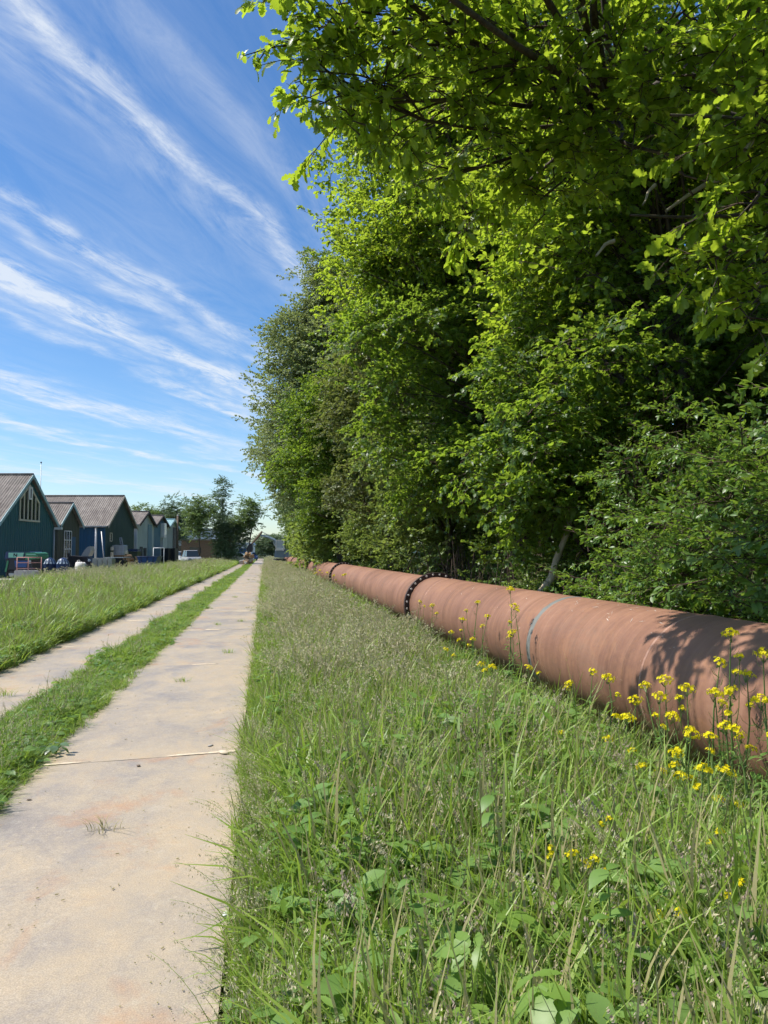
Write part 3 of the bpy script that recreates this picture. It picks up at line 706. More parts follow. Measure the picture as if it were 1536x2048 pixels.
# ================================================================== yard clutter (u, v in the sheds' grid)
def T(name, label, cat, px, d, group=None, z=.03, rz=0.0):
    u = (px - 768) / FPX * d; return thing(name, label, cat, uv(u, d, z), -YAW + rz, group)
def P(parent, name, m, fn, smooth=False):
    mb = MB(); fn(mb); return mb.build(name, M[m], parent, smooth, local=True)
def wheel(par, x, y, r, w=.16, name='wheel', ax='Y'):
    Mx = Matrix.Translation((x, y, r)) @ Matrix.Rotation(math.pi / 2, 4, 'X' if ax == 'Y' else 'Y')
    mb = MB(); mb.lathe([(r * .55, -w / 2), (r * .92, -w / 2), (r, -w * .3), (r, w * .3), (r * .92, w / 2), (r * .55, w / 2)], 20, Mx, closed=True); o = mb.build(name, M['black'], par, True, local=True)
    mb = MB(); mb.lathe([(0, -w * .35), (r * .5, -w * .38), (r * .57, -w * .2), (r * .57, w * .2), (r * .5, w * .38), (0, w * .35)], 16, Mx); mb.build('rim', M['greymetal'], o, True, local=True)
# green utility vehicle with the N panel
v = T('utility_vehicle', 'green and navy utility vehicle with a letter N on its pale green top', 'vehicle', 53, 45.0)
P(v, 'top_panel', 'palegreen', lambda b: b.prism([(-.72, -.62, 1.28), (.10, -.62, 1.28), (.16, -.62, 1.56), (-.72, -.62, 1.56)], (0, .12, 0)))
P(v, 'top_hood', 'navy', lambda b: b.prism([(-.98, -.55, 1.22), (.55, -.55, 1.22), (.62, -.55, 1.52), (.45, -.55, 1.62), (-.9, -.55, 1.62)], (0, 1.5, 0)))
P(v, 'nose', 'green', lambda b: b.prism([(.24, -.60, 1.15), (.86, -.60, 1.2), (.95, -.60, 1.35), (.90, -.60, 1.52), (.75, -.60, 1.58), (.24, -.60, 1.56)], (0, 1.5, 0)))
P(v, 'nose_stripe', 'palegreen', lambda b: b.box((.58, -.61, 1.46), (.55, .03, .05)))
P(v, 'cab', 'dark', lambda b: b.box((-.15, .1, .80), (1.5, 1.2, .84)))
P(v, 'windscreen', 'blue', lambda b: b.prism([(-.35, -.53, .72), (.28, -.53, .72), (.36, -.53, 1.10), (-.42, -.53, 1.10)], (0, .02, 0)))
P(v, 'side_guard', 'green', lambda b: b.bar((-.9, -.5, .45), (-.78, -.5, 1.1), .1))
P(v, 'mirror', 'greymetal', lambda b: b.box((.52, -.62, 1.02), (.14, .05, .18)))
for a, b in (((-.40, 1.33), (-.40, 1.51)), ((-.24, 1.33), (-.24, 1.51)), ((-.40, 1.51), (-.24, 1.33))):
    P(v, 'letter_stroke', 'black', lambda q: q.bar((a[0], -.625, a[1]), (b[0], -.625, b[1]), .012, .045))
for x in (-.6, .5):
    for y in (-.42, .62): wheel(v, x, y, .32)
v = T('tube_railing', 'faded red tube railing before the green utility vehicle', 'railing', 60, 42.0)
for x in (-.66, -.05, .66): P(v, 'post', 'pinkrail', lambda b: b.tube([(x, 0, 0), (x, 0, 1.32)], .028, 8), True)
for z in (.70, 1.02, 1.30): P(v, 'rail', 'pinkrail', lambda b: b.tube([(-.66, 0, z), (.66, 0, z)], .024, 8), True)
for i, (px, lab) in enumerate(((44, 'grey concrete block at the left foot of the red railing'), (66, 'grey concrete block at the right foot of the red railing'))):
    v = T('concrete_block', lab, 'block', px, 41.4); P(v, 'body', 'concrete', lambda b: b.prism([(-.28, -.2, 0), (.28, -.2, 0), (.28, -.2, .56), (.22, -.2, .62), (-.22, -.2, .62), (-.28, -.2, .56)], (0, .4, 0)))
    P(v, 'lifting_eye', 'dark', lambda b: b.tube([(-.06, 0, .61), (-.05, 0, .69), (.05, 0, .69), (.06, 0, .61)], .012, 6))
v = T('concrete_slab', 'pale concrete slab lying at the left edge of the yard', 'slab', 6, 40.0); P(v, 'slab_body', 'concrete', lambda b: b.prism([(-1.2, -1, 0), (.75, -1, 0), (.7, -1, .16), (-1.2, -1, .16)], (0, 3, 0)))
P(v, 'edge_bar', 'greymetal', lambda b: b.bar((-1.2, -1.02, .17), (.6, -1.02, .17), .05))
for px, lab in ((101, 'dark domed cover with pale panels, left one of the pair'), (127, 'dark domed cover with pale panels, right one of the pair')):
    v = T('domed_cover', lab, 'cover', px, 47.0, 'domed covers by the teal shed'); v.scale = (.85, .85, .9)
    P(v, 'dome', 'navy', lambda b: b.lathe([(.46, .0), (.46, .75), (.44, .98), (.36, 1.18), (.22, 1.33), (.08, 1.39), (0, 1.40)], 20), True)
    for a in (-2.3, -1.75, -1.2, -.7):
        q = lambda r, h, t: (r * math.cos(t), r * math.sin(t), h)
        P(v, 'panel', 'skyglass', lambda b: b.add([q(.462, .98, a), q(.462, .98, a + .34), q(.30, 1.285, a + .30), q(.30, 1.285, a + .04)], [(0, 1, 2, 3)]))
    P(v, 'base', 'black', lambda b: b.lathe([(0, 0), (.52, 0), (.52, .1), (0, .1)], 16))
v = T('bulk_bag', 'white bulk bag slumped between the domed covers and concrete blocks', 'bag', 163, 46.5)
def bag(b):
    R = random.Random(2); pr = [(.0, 0), (.28, 0), (.36, .12), (.38, .4), (.34, .72), (.30, .92), (.18, .98), (0, .94)]; b.lathe(pr, 14); b.v = [(x * R.uniform(.9, 1.1), y * R.uniform(.9, 1.1), z * R.uniform(.95, 1.05)) for x, y, z in b.v]
P(v, 'sack', 'bag', bag, True); P(v, 'loop', 'bag', lambda b: b.tube([(-.2, 0, .9), (-.22, 0, 1.08), (-.08, 0, 1.12), (-.04, 0, .93)], .02, 6))
v = T('loader', 'dark loader with its pale grey hood tilted open', 'loader', 168, 56.0)
P(v, 'chassis', 'dark', lambda b: b.prism([(-1.0, -.5, .35), (.6, -.5, .35), (.75, -.5, .85), (.4, -.5, 1.25), (-.9, -.5, 1.35)], (0, 1, 0)))
P(v, 'hood', 'greymetal', lambda b: b.prism([(-.02, -.4, 1.32), (.48, -.4, 1.30), (.66, -.4, 1.70), (.62, -.4, 2.02), (.44, -.4, 1.98), (.2, -.4, 1.72)], (0, .8, 0)))
P(v, 'lift_arm', 'dark', lambda b: b.bar((-.9, -.55, 1.5), (-.55, -.55, .4), .14)); P(v, 'headlamp', 'skyglass', lambda b: b.lathe([(0, 0), (.09, .02), (.1, .1), (0, .12)], 10, Matrix.Translation((.66, -.55, 1.0)) @ Matrix.Rotation(math.pi / 2, 4, 'X')))
for x in (-.6, .45):
    for y in (-.5, .5): wheel(v, x, y, .36, .2)
for i, px in enumerate((194, 204, 214, 224)):
    v = T('concrete_block', 'pale concrete block, %s from the left in the row of four' % ['first', 'second', 'third', 'fourth'][i], 'block', px, 47.5, 'row of concrete blocks')
    P(v, 'body', 'concrete', lambda b: b.prism([(-.135, -.3, 0), (.135, -.3, 0), (.135, -.3, 1.17), (.10, -.3, 1.23), (-.10, -.3, 1.23), (-.135, -.3, 1.17)], (0, .6, 0)))
    P(v, 'strap', 'dark', lambda b: b.box((0, -.302, .35), (.25, .012, .06)))
v = T('trestle_table', 'long trestle piled with pale boards beside the concrete blocks', 'trestle', 234, 50.0)
for i in range(3): P(v, 'board', 'greymetal', lambda b: b.box((-.05 + .1 * i, -.3 + .3 * i, 1.24 + .008 * i), (1.25, .26, .035), .05 * (i - 1)))
for x in (-.45, .45):
    for y in (-.3, .3): P(v, 'leg', 'dark', lambda b: b.bar((x, y, 1.22), (x * 1.3, y * 1.2, 0), .07))
P(v, 'tarpaulin', 'black', lambda b: b.prism([(-.4, -.35, .55), (.55, -.35, .5), (.6, -.35, 1.05), (.1, -.35, 1.2), (-.3, -.35, 1.1)], (0, .7, 0)))
v = T('bulk_tank', 'caged white plastic bulk tank raised before the dark green gable', 'tank', 241, 65.5)
P(v, 'stand', 'dark', lambda b: b.box((0, 0, .62), (1.05, 1.0, 1.24))); P(v, 'tank_body', 'ibc', lambda b: b.prism([(-.45, -.45, 1.36), (.45, -.45, 1.36), (.47, -.45, 1.42), (.47, -.45, 2.1), (.40, -.45, 2.2), (-.40, -.45, 2.2), (-.47, -.45, 2.1), (-.47, -.45, 1.42)], (0, .9, 0)))
P(v, 'pallet', 'wood', lambda b: b.box((0, 0, 1.29), (1.02, 1.02, .1)))
for z in (1.5, 1.72, 1.94, 2.12): P(v, 'cage_bar', 'greymetal', lambda b: b.tube([(-.5, .48, z), (-.5, -.48, z), (.5, -.48, z), (.5, .48, z)], .014, 5))
for x in (-.5, -.25, 0, .25, .5): P(v, 'cage_bar', 'greymetal', lambda b: b.tube([(x, -.49, 1.32), (x, -.49, 2.2)], .014, 5))
P(v, 'cap', 'black', lambda b: b.lathe([(0, 2.2), (.12, 2.2), (.12, 2.25), (0, 2.26)], 12))
v = T('tilted_panel', 'pale panel propped on top of the bulk tank', 'panel', 243, 65.6, z=2.26); P(v, 'sheet', 'greymetal', lambda b: b.prism([(-.12, 0, 0), (.16, 0, .0), (.02, 0, .62), (-.18, 0, .62)], (0, .05, 0))); P(v, 'rib', 'dark', lambda b: b.bar((.06, -.01, .05), (-.1, -.01, .58), .03))
for px, lab, h in ((225, 'pale bollard left of the bulk tank', 2.05), (254, 'pale bollard right of the bulk tank', 1.75)):
    v = T('bollard', lab, 'bollard', px, 64.5); P(v, 'post', 'cream', lambda b: b.lathe([(0, 0), (.13, 0), (.13, h - .1), (.10, h), (0, h)], 12)); P(v, 'band', 'oliveskip', lambda b: b.lathe([(.132, h - .45), (.134, h - .3)], 12))
v = T('log_pile', 'small pile of cut brown logs beside the bulk tank', 'logs', 257, 60.0)
for i, (x, z) in enumerate(((-.3, .2), (0, .2), (.3, .2), (-.15, .48), (.15, .48), (-.3, .75), (0, .75), (.25, .75), (-.1, 1.02), (.15, 1.02), (0, 1.25))): P(v, 'log', 'wood', lambda b: b.tube([(x, -.5, z), (x + .02, .5, z + .01)], .15, 9))
v = T('waste_container', 'olive green wheeled waste container beside the log pile', 'container', 270, 62.0)
P(v, 'bin_body', 'oliveskip', lambda b: b.prism([(-.3, -.4, .1), (.3, -.4, .1), (.36, -.4, 1.65), (-.36, -.4, 1.65)], (0, .8, 0))); P(v, 'lid', 'navy', lambda b: b.prism([(-.4, -.45, 1.66), (.4, -.45, 1.66), (.36, -.45, 1.85), (-.36, -.45, 1.85)], (0, .9, 0)))
for x in (-.25, .25): wheel(v, x, -.3, .09, .05)
v = T('wheelbarrow', 'rusty brown wheelbarrow between the green container and blue skip', 'wheelbarrow', 286, 60.0)
P(v, 'tray', 'wood', lambda b: b.prism([(-.5, -.35, 1.28), (.5, -.35, 1.28), (.3, -.35, .85), (-.35, -.35, .85)], (0, .7, 0)))
for y in (-.25, .25): P(v, 'handle', 'dark', lambda b: b.tube([(.9, y, .95), (-.1, y, .8), (-.5, 0, .3)], .02, 6)); P(v, 'leg', 'dark', lambda b: b.tube([(.25, y, .85), (.3, y, .0)], .02, 6))
wheel(v, -.5, 0, .28, .09)
v = T('skip', 'dark blue skip before the pale grey-green shed', 'skip', 300, 60.0)
P(v, 'hull', 'blue', lambda b: b.prism([(-.8, -.6, 1.25), (.8, -.6, 1.25), (.5, -.6, .1), (-.5, -.6, .1)], (0, 1.2, 0))); P(v, 'rim', 'navy', lambda b: b.tube([(-.82, -.62, 1.26), (.82, -.62, 1.26), (.82, .62, 1.26), (-.82, .62, 1.26), (-.82, -.62, 1.26)], .035, 6))
for x in (-.4, 0, .4): P(v, 'rib', 'navy', lambda b: b.bar((x, -.62, .15), (x * 1.2, -.62, 1.22), .06))
v = T('tube_rack', 'white tube rack standing over the blue skip', 'frame', 318, 61.5)
for x in (-.42, .42): P(v, 'upright', 'white', lambda b: b.tube([(x, 0, 0), (x, 0, 1.95)], .03, 8), True)
P(v, 'crossbar', 'white', lambda b: b.tube([(-.42, 0, 1.93), (.42, 0, 1.93)], .03, 8), True)
for i, (px, d, lab) in enumerate(((334, 78, 'low dark storage container, left one of two before the last sheds'), (347, 79, 'low dark storage container, right one of two before the last sheds'))):
    v = T('storage_container', lab, 'container', px, d, 'dark storage containers'); P(v, 'container_body', 'dark', lambda b: b.box((0, 0, 1.0), (.72, 1.4, 2.0)))
    for x in (-.18, .18): P(v, 'door', 'black', lambda b: b.box((x, -.71, 1.0), (.3, .02, 1.8)))
v = T('utility_pole', 'tall grey utility pole at the end of the shed row', 'pole', 355, 84.0); P(v, 'shaft', 'timber', lambda b: b.tube([(0, 0, 0), (0, 0, 5.6)], [.14, .10], 8), True); P(v, 'pole_cap', 'greymetal', lambda b: b.lathe([(.11, 5.58), (.12, 5.62), (0, 5.7)], 8))
v = T('flagpole', 'tall bare flagpole behind the teal shed', 'pole', 79, 76.0); P(v, 'shaft', 'greymetal', lambda b: b.tube([(0, 0, 0), (0, 0, 10.4)], [.045, .03], 8), True); P(v, 'finial', 'dark', lambda b: b.lathe([(0, 10.38), (.09, 10.45), (.06, 10.55), (0, 10.58)], 8))
v = T('leaning_pole', 'thin grey pole leaning on the blue side of the dark green shed', 'pole', 207, 63.2); P(v, 'shaft', 'greymetal', lambda b: b.tube([(.3, -.3, 0), (-.3, .35, 3.3)], .045, 7), True); P(v, 'end_cap', 'dark', lambda b: b.lathe([(.05, 0), (.05, .08)], 7, Matrix.Translation((.3, -.3, 0))))

# ================================================================== far end of the track
def car(px, d, body, label, rz, sc=1.0, group=None, tall=0.0):
    v = T('parked_car', label, 'car', px, d, group, rz=rz); h = 1.45 + tall
    pf = [(-2.1, .35), (2.1, .35), (2.15, .7), (1.95, .92), (1.1, 1.0), (-1.6, 1.02), (-2.05, .95), (-2.15, .6)]
    P(v, 'body', body, lambda b: b.prism([(x, -.86, z) for x, z in pf], (0, 1.72, 0)))
    gh_ = [(-1.65, 1.0), (1.05, 1.0), (.45, h), (-1.35, h)]
    P(v, 'cabin', 'glass', lambda b: b.add([(x, s * (.82 if z < 1.1 else .66), z) for s in (-1, 1) for x, z in gh_], [(0, 1, 2, 3), (7, 6, 5, 4), (1, 5, 6, 2), (0, 3, 7, 4), (3, 2, 6, 7)]))
    P(v, 'roof', body, lambda b: b.prism([(-1.38, -.68, h), (.48, -.68, h), (.40, -.68, h + .05), (-1.3, -.68, h + .05)], (0, 1.36, 0)))
    for s in (-1, 1):
        P(v, 'pillar', body, lambda b: b.bar((-.35, s * .80, 1.0), (-.35, s * .665, h), .08)); P(v, 'headlight', 'skyglass', lambda b: b.box((2.1, s * .62, .75), (.1, .3, .14))); P(v, 'mirror', body, lambda b: b.box((.8, s * .95, 1.05), (.1, .18, .12)))
    for x in (-1.3, 1.3):
        for y in (-.78, .78): wheel(v, x, y, .33, .2)
    return v
car(383, 99, 'silver', 'silver car parked in front of the brick building', -1.1, tall=.35)
car(362, 128, 'white', 'white car half hidden by the utility pole', -.6, tall=.2)
car(478, 112, 'silver', 'grey car beyond the field below the dark bush', .1)
car(503, 150, 'blue', 'dark blue car at the far end of the grass strip', -1.2, tall=.1)
v = T('brick_building', 'low flat-roofed brown brick building beyond the field', 'building', 418, 125)
P(v, 'wall', 'brick', lambda b: b.box((0, 0, 1.75), (7.6, 5, 3.5))); P(v, 'roof', 'barge_tan', lambda b: b.box((0, 0, 3.62), (8.0, 5.4, .24))); P(v, 'window', 'glass', lambda b: b.box((-1.6, -2.51, 1.9), (1.8, .04, 1.0))); P(v, 'door', 'white', lambda b: b.box((2.4, -2.51, 1.1), (1.0, .04, 2.2)))
v = T('white_building', 'white building with a dark blue sign band behind the brick building', 'building', 392, 158)
P(v, 'wall', 'clad_white', lambda b: b.box((0, 0, 3.1), (14, 8, 6.2))); P(v, 'sign_band', 'blue', lambda b: b.box((-2.6, -4.02, 5.1), (3.6, .05, 1.3))); P(v, 'roof', 'greymetal', lambda b: b.box((0, 0, 6.3), (14.4, 8.4, .2)))
for x in (-5, -2, 1, 4): P(v, 'window', 'glass', lambda b: b.box((x, -4.02, 2.4), (2.0, .05, 1.1)))
v = T('white_building', 'pale far building under the loose tall tree', 'building', 470, 150); P(v, 'wall', 'clad_white', lambda b: b.box((0, 0, 1.5), (7, 5, 3.0))); P(v, 'roof', 'greymetal', lambda b: b.prism([(-3.7, -2.7, 3), (3.7, -2.7, 3), (3.4, -2.7, 3.5), (-3.4, -2.7, 3.5)], (0, 5.4, 0)))
for x in (-2, 0, 2): P(v, 'window', 'blue', lambda b: b.box((x, -2.52, 1.9), (1.3, .05, .9)))
# excavator: white cab, blue-grey boom, brown stick
v = T('excavator', 'white-cabbed excavator reaching over the track end with a blue-grey boom', 'excavator', 562, 98.0)
P(v, 'undercarriage', 'dark', lambda b: b.box((.1, 0, .6), (1.6, 2.4, .4)))
for x in (-.75, .85): P(v, 'crawler_track', 'black', lambda b: b.prism([(x, -1.5, .1), (x, 1.5, .1), (x, 1.75, .4), (x, 1.5, .75), (x, -1.5, .75), (x, -1.75, .4)], (.4, 0, 0)))
P(v, 'upper_body', 'exgrey', lambda b: b.prism([(-.7, -.9, .95), (1.1, -.9, .95), (1.15, -.9, 1.75), (.9, -.9, 1.95), (-.65, -.9, 1.85)], (0, 2.2, 0)))
cb = P(v, 'cab', 'white', lambda b: [b.box((.0, -.5, 3.12), (1.1, 1.1, .1)), [b.bar((x, y, 1.8), (x * .92, y, 3.1), .09) for x in (-.5, .5) for y in (-1.0, .0)], b.box((0, -.5, 2.0), (1.05, 1.0, .35))])
P(cb, 'cab_glass', 'skyglass', lambda b: b.box((0, -.5, 2.6), (.94, .96, .95)))
P(v, 'boom', 'exgrey', lambda b: b.tube([(-.3, -.3, 1.7), (-.45, -.3, 2.6), (-.75, -.3, 3.15), (-1.6, -.3, 3.55), (-2.55, -.3, 3.75)], [.17, .2, .2, .16, .12], 6)); P(v, 'boom_ram', 'greymetal', lambda b: b.tube([(-.25, -.3, 1.6), (-.95, -.3, 2.9)], .06, 6))
P(v, 'stick', 'timber', lambda b: b.tube([(-2.35, -.3, 4.25), (-2.75, -.3, 3.7), (-3.75, -.3, 2.55)], [.12, .17, .11], 6)); P(v, 'stick_ram', 'greymetal', lambda b: b.tube([(-1.5, -.3, 3.75), (-2.3, -.3, 4.15)], .05, 6))
P(v, 'bucket', 'dark', lambda b: b.prism([(-3.6, -.7, 2.7), (-4.0, -.7, 2.5), (-4.3, -.7, 2.0), (-4.1, -.7, 1.6), (-3.6, -.7, 1.65), (-3.5, -.7, 2.1)], (0, .8, 0)))
v = T('rubble_heap', 'heap of broken concrete and logs under the excavator bucket', 'heap', 499, 99.0)
R = random.Random(9)
for i in range(16):
    a, r = R.uniform(0, 6.3), R.uniform(0, 1.0); s_ = R.uniform(.3, .6)
    P(v, 'rubble_piece', ['concrete', 'wood', 'timber'][i % 3], lambda b: b.box((r * math.cos(a), r * math.sin(a), s_ * .4 + (1.1 - r) * R.uniform(.2, 1.3)), (s_ * 1.3, s_, s_ * .8), M=Euler((R.uniform(-.5, .5), R.uniform(-.5, .5), a)).to_matrix()))
# ================================================================== trees of the wood on the right
# ---- the oak whose limbs hang over the track
R = random.Random(77)
OB = Vector((5.9, 5.9, .1))
oak = thing('oak_tree', 'big oak whose leafy limbs hang over the pipe and track at the top', 'tree', OB)
mb = MB(); tp = limb(mb, OB, OB + Vector((-.3, .4, 9.5)), .38, .16, R, 10, sides=12)
OAKC = [(600, 50, 7.0, .42), (650, 140, 7.1, .40), (700, 20, 7.2, .5), (705, 210, 7.4, .35), (770, 100, 7.3, .5), (790, 240, 7.6, .42), (850, 10, 7.2, .6), (870, 170, 7.5, .55), (950, 250, 7.8, .5), (1020, 20, 7.1, .6), (1000, 340, 8.2, .45), (1030, 170, 7.5, .42), (1190, 190, 7.3, .42), (1280, 90, 6.8, .4), (1110, 270, 7.7, .5), (1080, 400, 8.0, .42), (1190, 20, 6.8, .55), (1200, 330, 7.6, .4), (1300, 240, 6.9, .42), (1370, 20, 6.4, .5), (1390, 150, 6.5, .42), (1460, 70, 6.1, .45), (1490, 210, 6.1, .42), (1420, 330, 6.5, .35), (1500, 380, 6.0, .35), (1440, 520, 6.2, .25), (1350, 560, 6.6, .22), (1500, 610, 6.1, .28), (1560, 480, 6.0, .4), (1600, 100, 5.8, .6), (1580, 300, 5.8, .5), (930, 430, 8.6, .4), (860, 360, 8.4, .4)]
hub = [OB + Vector((-1.0, -.2, 4.4)), OB + Vector((-2.0, -.4, 5.4)), OB + Vector((-3.0, .1, 5.2)), OB + Vector((-1.7, .5, 3.8)), OB + Vector((-1.2, -1.0, 3.6))]
for i, h in enumerate(hub): limb(mb, tp[(5, 7, 7, 4, 4)[i]], h, .075, .035, R, 6, .08, 8)
pts = []
OC = {r_: clumps('oak', r_, 84, 1.04, .7, -.6) for r_ in (.22, .34, .46)}
ocp = sum(OC.values(), [])
for px, py, d, r in OAKC:
    d *= .73 if px < 900 else .765; r *= .8; r_ = min(OC, key=lambda q: abs(q - r))
    c = at(px, py, d); h = min(hub, key=lambda q: (q - c).length)
    lp = limb(mb, h, c, .026, .008, R, 6, .05, 5)
    for _ in range(3): e = c + rdir(R) * r * .8; limb(mb, lp[4], e, .012, .004, R, 3, .02, 4)
    pts.append((c, (R.gauss(0, .2), R.gauss(0, .2), R.uniform(0, 6.28)), r / r_, list(OC).index(r_) * 3 + R.randrange(3)))
for q in ((.25, 4.2, 5.3), (.6, 4.3, 5.6), (.2, 4.0, 5.2), (.7, 3.3, 5.6), (1.1, 2.6, 5.3), (1.7, 3.4, 6.2), (.3, 2.9, 4.9), (1.3, 4.2, 6.6), (2.2, 2.4, 6.0), (.9, 1.9, 5.0)):      # the crown goes on above the frame
    q = Vector(q); limb(mb, min(hub, key=lambda k: (k - q).length), q, .04, .01, R, 5, .05, 5); pts.append((q, (0, 0, R.uniform(0, 6.28)), 1.1, 6 + R.randrange(3)))
for _ in range(12):                                                     # its upper crown
    e = rdir(R); q = Vector((5.4, 8.0, 9.8)) + Vector((e.x * 2.3, e.y * 3.4, e.z * 1.5)) * R.uniform(.3, 1); limb(mb, tp[8], q, .03, .01, R, 4, .05, 4); pts.append((q, (0, 0, R.uniform(0, 6.28)), R.uniform(1.3, 1.9), 6 + R.randrange(3)))
for px, py, d in ((1500, 200, 5.8), (1420, 400, 6.2), (1350, 30, 6.6), (1120, 30, 7.0)):      # bare boughs crossing in front
    limb(mb, hub[4] + Vector((0, 0, .5)), at(px - 160, py + 30, d * .8), .035, .008, R, 8, .03, 6)
mb.build('trunk', M['bark'], oak, True)
scatter('crown', pts, ocp, oak)
# leaves one can pick out against the sky are objects of their own
lms = []
for k in range(3):
    q = MB(); q.val = (.25, .6, .95)[k]; leaf(q, Vector((0, 0, 0)), Vector((1, 0, 0)), Vector((0, 0, 1)), 1.0, OAK, .10 + .12 * k, .05 + .14 * k); lms.append(q.mesh('leaf', M['oak']))
n_l = 0
def spray(a, b, n, size=.115):
    global n_l
    tips = MB(); pp = limb(tips, a, b, .008, .003, R, 5, .03, 4)
    for i in range(n):
        t = R.uniform(.15, 1.0) ** .8 * 5; j = min(int(t), 4); p = pp[j].lerp(pp[j + 1], t - j) + rdir(R) * .035
        d = (b - a).normalized() * R.uniform(.1, .8) + rdir(R) * .9 + Vector((0, 0, -.35))
        o = bpy.data.objects.new('leaf', lms[R.randrange(3)]); COL.objects.link(o); o.parent = oak
        q = d.to_track_quat('X', 'Z').to_euler(); o.rotation_euler = (q.x + R.gauss(0, .6), q.y, q.z); o.location = p - OB; o.scale = (size * R.uniform(.7, 1.2),) * 3; n_l += 1
    tips.build('branchlet', M['bark'], oak, True)
spray(at(580, 90, 5.0), at(486, 112, 4.9), 13, .085); spray(at(540, 85, 5.0), at(510, 140, 4.9), 9, .075)
for a, b, n in (((640, 60), (575, 30), 16), ((640, 90), (565, 75), 16), ((660, 120), (580, 135), 16), ((690, 60), (600, 15), 14), ((670, 150), (590, 165), 12), ((690, 190), (620, 215), 12), ((700, 200), (640, 170), 12), ((720, 40), (650, 90), 14), ((740, 130), (660, 50), 14), ((770, 60), (700, 120), 14), ((730, 250), (640, 235), 10), ((720, 270), (680, 235), 10), ((800, 20), (740, 60), 12), ((860, 60), (800, 110), 12), ((800, 180), (740, 200), 12), ((870, 250), (800, 300), 12)):
    spray(at(*a, 5.1), at(*b, 5.0), n, .095)
for px, py, d, n in ((1380, 560, 4.8, 16), (1440, 590, 4.6, 14), (1330, 520, 4.8, 10), (1480, 440, 4.5, 10), (1440, 110, 4.5, 12)):
    spray(at(px + 60, py - 90, d), at(px - 30, py + 40, d), n, .115)
for p0, p1, d, r in (((1445, 355), (1332, 422), 5.2, .022), ((1228, 482), (1192, 512), 5.6, .018), ((1545, 265), (1490, 300), 4.6, .028), ((1310, 370), (1285, 410), 5.3, .014)):
    q = MB(); limb(q, at(*p0, d), at(*p1, d - .15), r, r * .45, R, 5, .02, 7); q.build('dead_branch', M['palebark'], oak, True)

G = 'trees of the wood behind the pipe'
tree('maple_tree', 'low maple with dark glossy sprays behind the near end of the pipe', (5.7, 12.2, .1), 6.0, [((-.5, -.2, 4.4), (2.2, 2.4, 2.2), 34), ((-1.3, -.6, 3.0), (1.4, 1.8, 1.0), 16), ((1.5, -1.5, 4.5), (1.5, 1.5, 2.2), 14)], 'maple', 62, .12, 1, G, cr=.62, flat=.55)
tree('maple_tree', 'bright green maple overhanging the middle of the pipe', (5.6, 17.5, .1), 8.5, [((-1.2, 0, 6.2), (2.9, 2.6, 3.0), 52), ((-1.0, -.6, 3.4), (1.8, 1.8, 1.2), 16)], 'maple', 52, .15, 2, G, cr=.75, flat=.6)
tree('oak_tree', 'tall bright oak standing behind the bright maple against the sky', (6.4, 18.5, .1), 13, [((-1.8, 0, 9.6), (3.6, 3.6, 3.6), 110), ((-1.0, -1, 13.0), (3.1, 3.0, 2.6), 56)], 'oakfar', 34, .26, 3, G, cr=.95)
tree('oak_tree', 'young bright oak filling the middle of the wood edge behind the pipe', (6.5, 11.4, .1), 8.5, [((-1.3, .2, 7.4), (1.5, 2.6, 1.9), 62), ((-1.2, 1.8, 5.6), (1.3, 1.4, 1.4), 20)], 'oakfar', 40, .16, 15, G, cr=.62)
tree('dusky_tree', 'dusky olive-brown tree between the oak and the poplars', (5.0, 28.5, .1), 10.5, [((-.5, 0, 6.0), (2.5, 3.0, 4.2), 56), ((0, 0, 10.2), (1.9, 2.3, 2.4), 22)], 'dusky', 34, .2, 4, G, cr=.95)
tree('hawthorn_bush', 'olive green hawthorn spreading low over the pipe in mid distance', (4.9, 21.0, .1), 4.5, [((-.2, 0, 4.2), (1.9, 2.4, 1.9), 34), ((.2, 0, 2.0), (1.2, 2.0, 1.2), 12)], 'hawthorn', 44, .10, 5, G, cr=.7)
tree('maple_tree', 'dark rich green maple in front of the poplars', (4.0, 39.0, .1), 12, [((-.6, 0, 8.2), (3.2, 3.4, 4.6), 60), ((0, 0, 4), (2.6, 3, 2.5), 24)], 'maple', 40, .24, 6, G, cr=1.1, scl=1.15)
tree('poplar_tree', 'tall silver-green poplar rising highest in the distance', (4.4, 47.0, .1), 19, [((-1.5, 0, 9.6), (3.1, 3.4, 3.2), 60), ((-1.2, 0, 13.6), (2.5, 2.6, 2.8), 46), ((-.6, 0, 17.4), (1.2, 1.4, 2.1), 20)], 'poplar', 20, .36, 7, G, cr=1.3)
tree('poplar_tree', 'second silver-green poplar, nearer and right of the highest', (6.8, 38.0, .1), 20, [((-.3, 0, 12.0), (2.4, 3.0, 3.4), 44), ((0, 0, 16.0), (1.5, 2.0, 1.6), 16)], 'poplar', 17, .36, 8, G, cr=1.3)
tree('poplar_tree', 'lower silver-green poplar leaning furthest left over the track', (3.9, 56.0, .1), 13, [((-1.6, 0, 8.0), (3.2, 4.2, 3.6), 56)], 'poplar', 16, .32, 9, G, cr=1.3)
tree('hawthorn_bush', 'light green bush above the far end of the visible pipe', (4.7, 33.0, .1), 3.6, [((-.1, 0, 2.4), (1.4, 3.0, 1.8), 34)], 'hawthorn', 40, .08, 10, G, cat='bush', cr=.75)
tree('hawthorn_bush', 'pale green bush beside the dark hollow over the second flange', (4.9, 26.0, .1), 3.2, [((-.1, 0, 2.1), (1.2, 1.8, 1.5), 18)], 'hawthorn', 40, .07, 11, G, cat='bush', cr=.65)
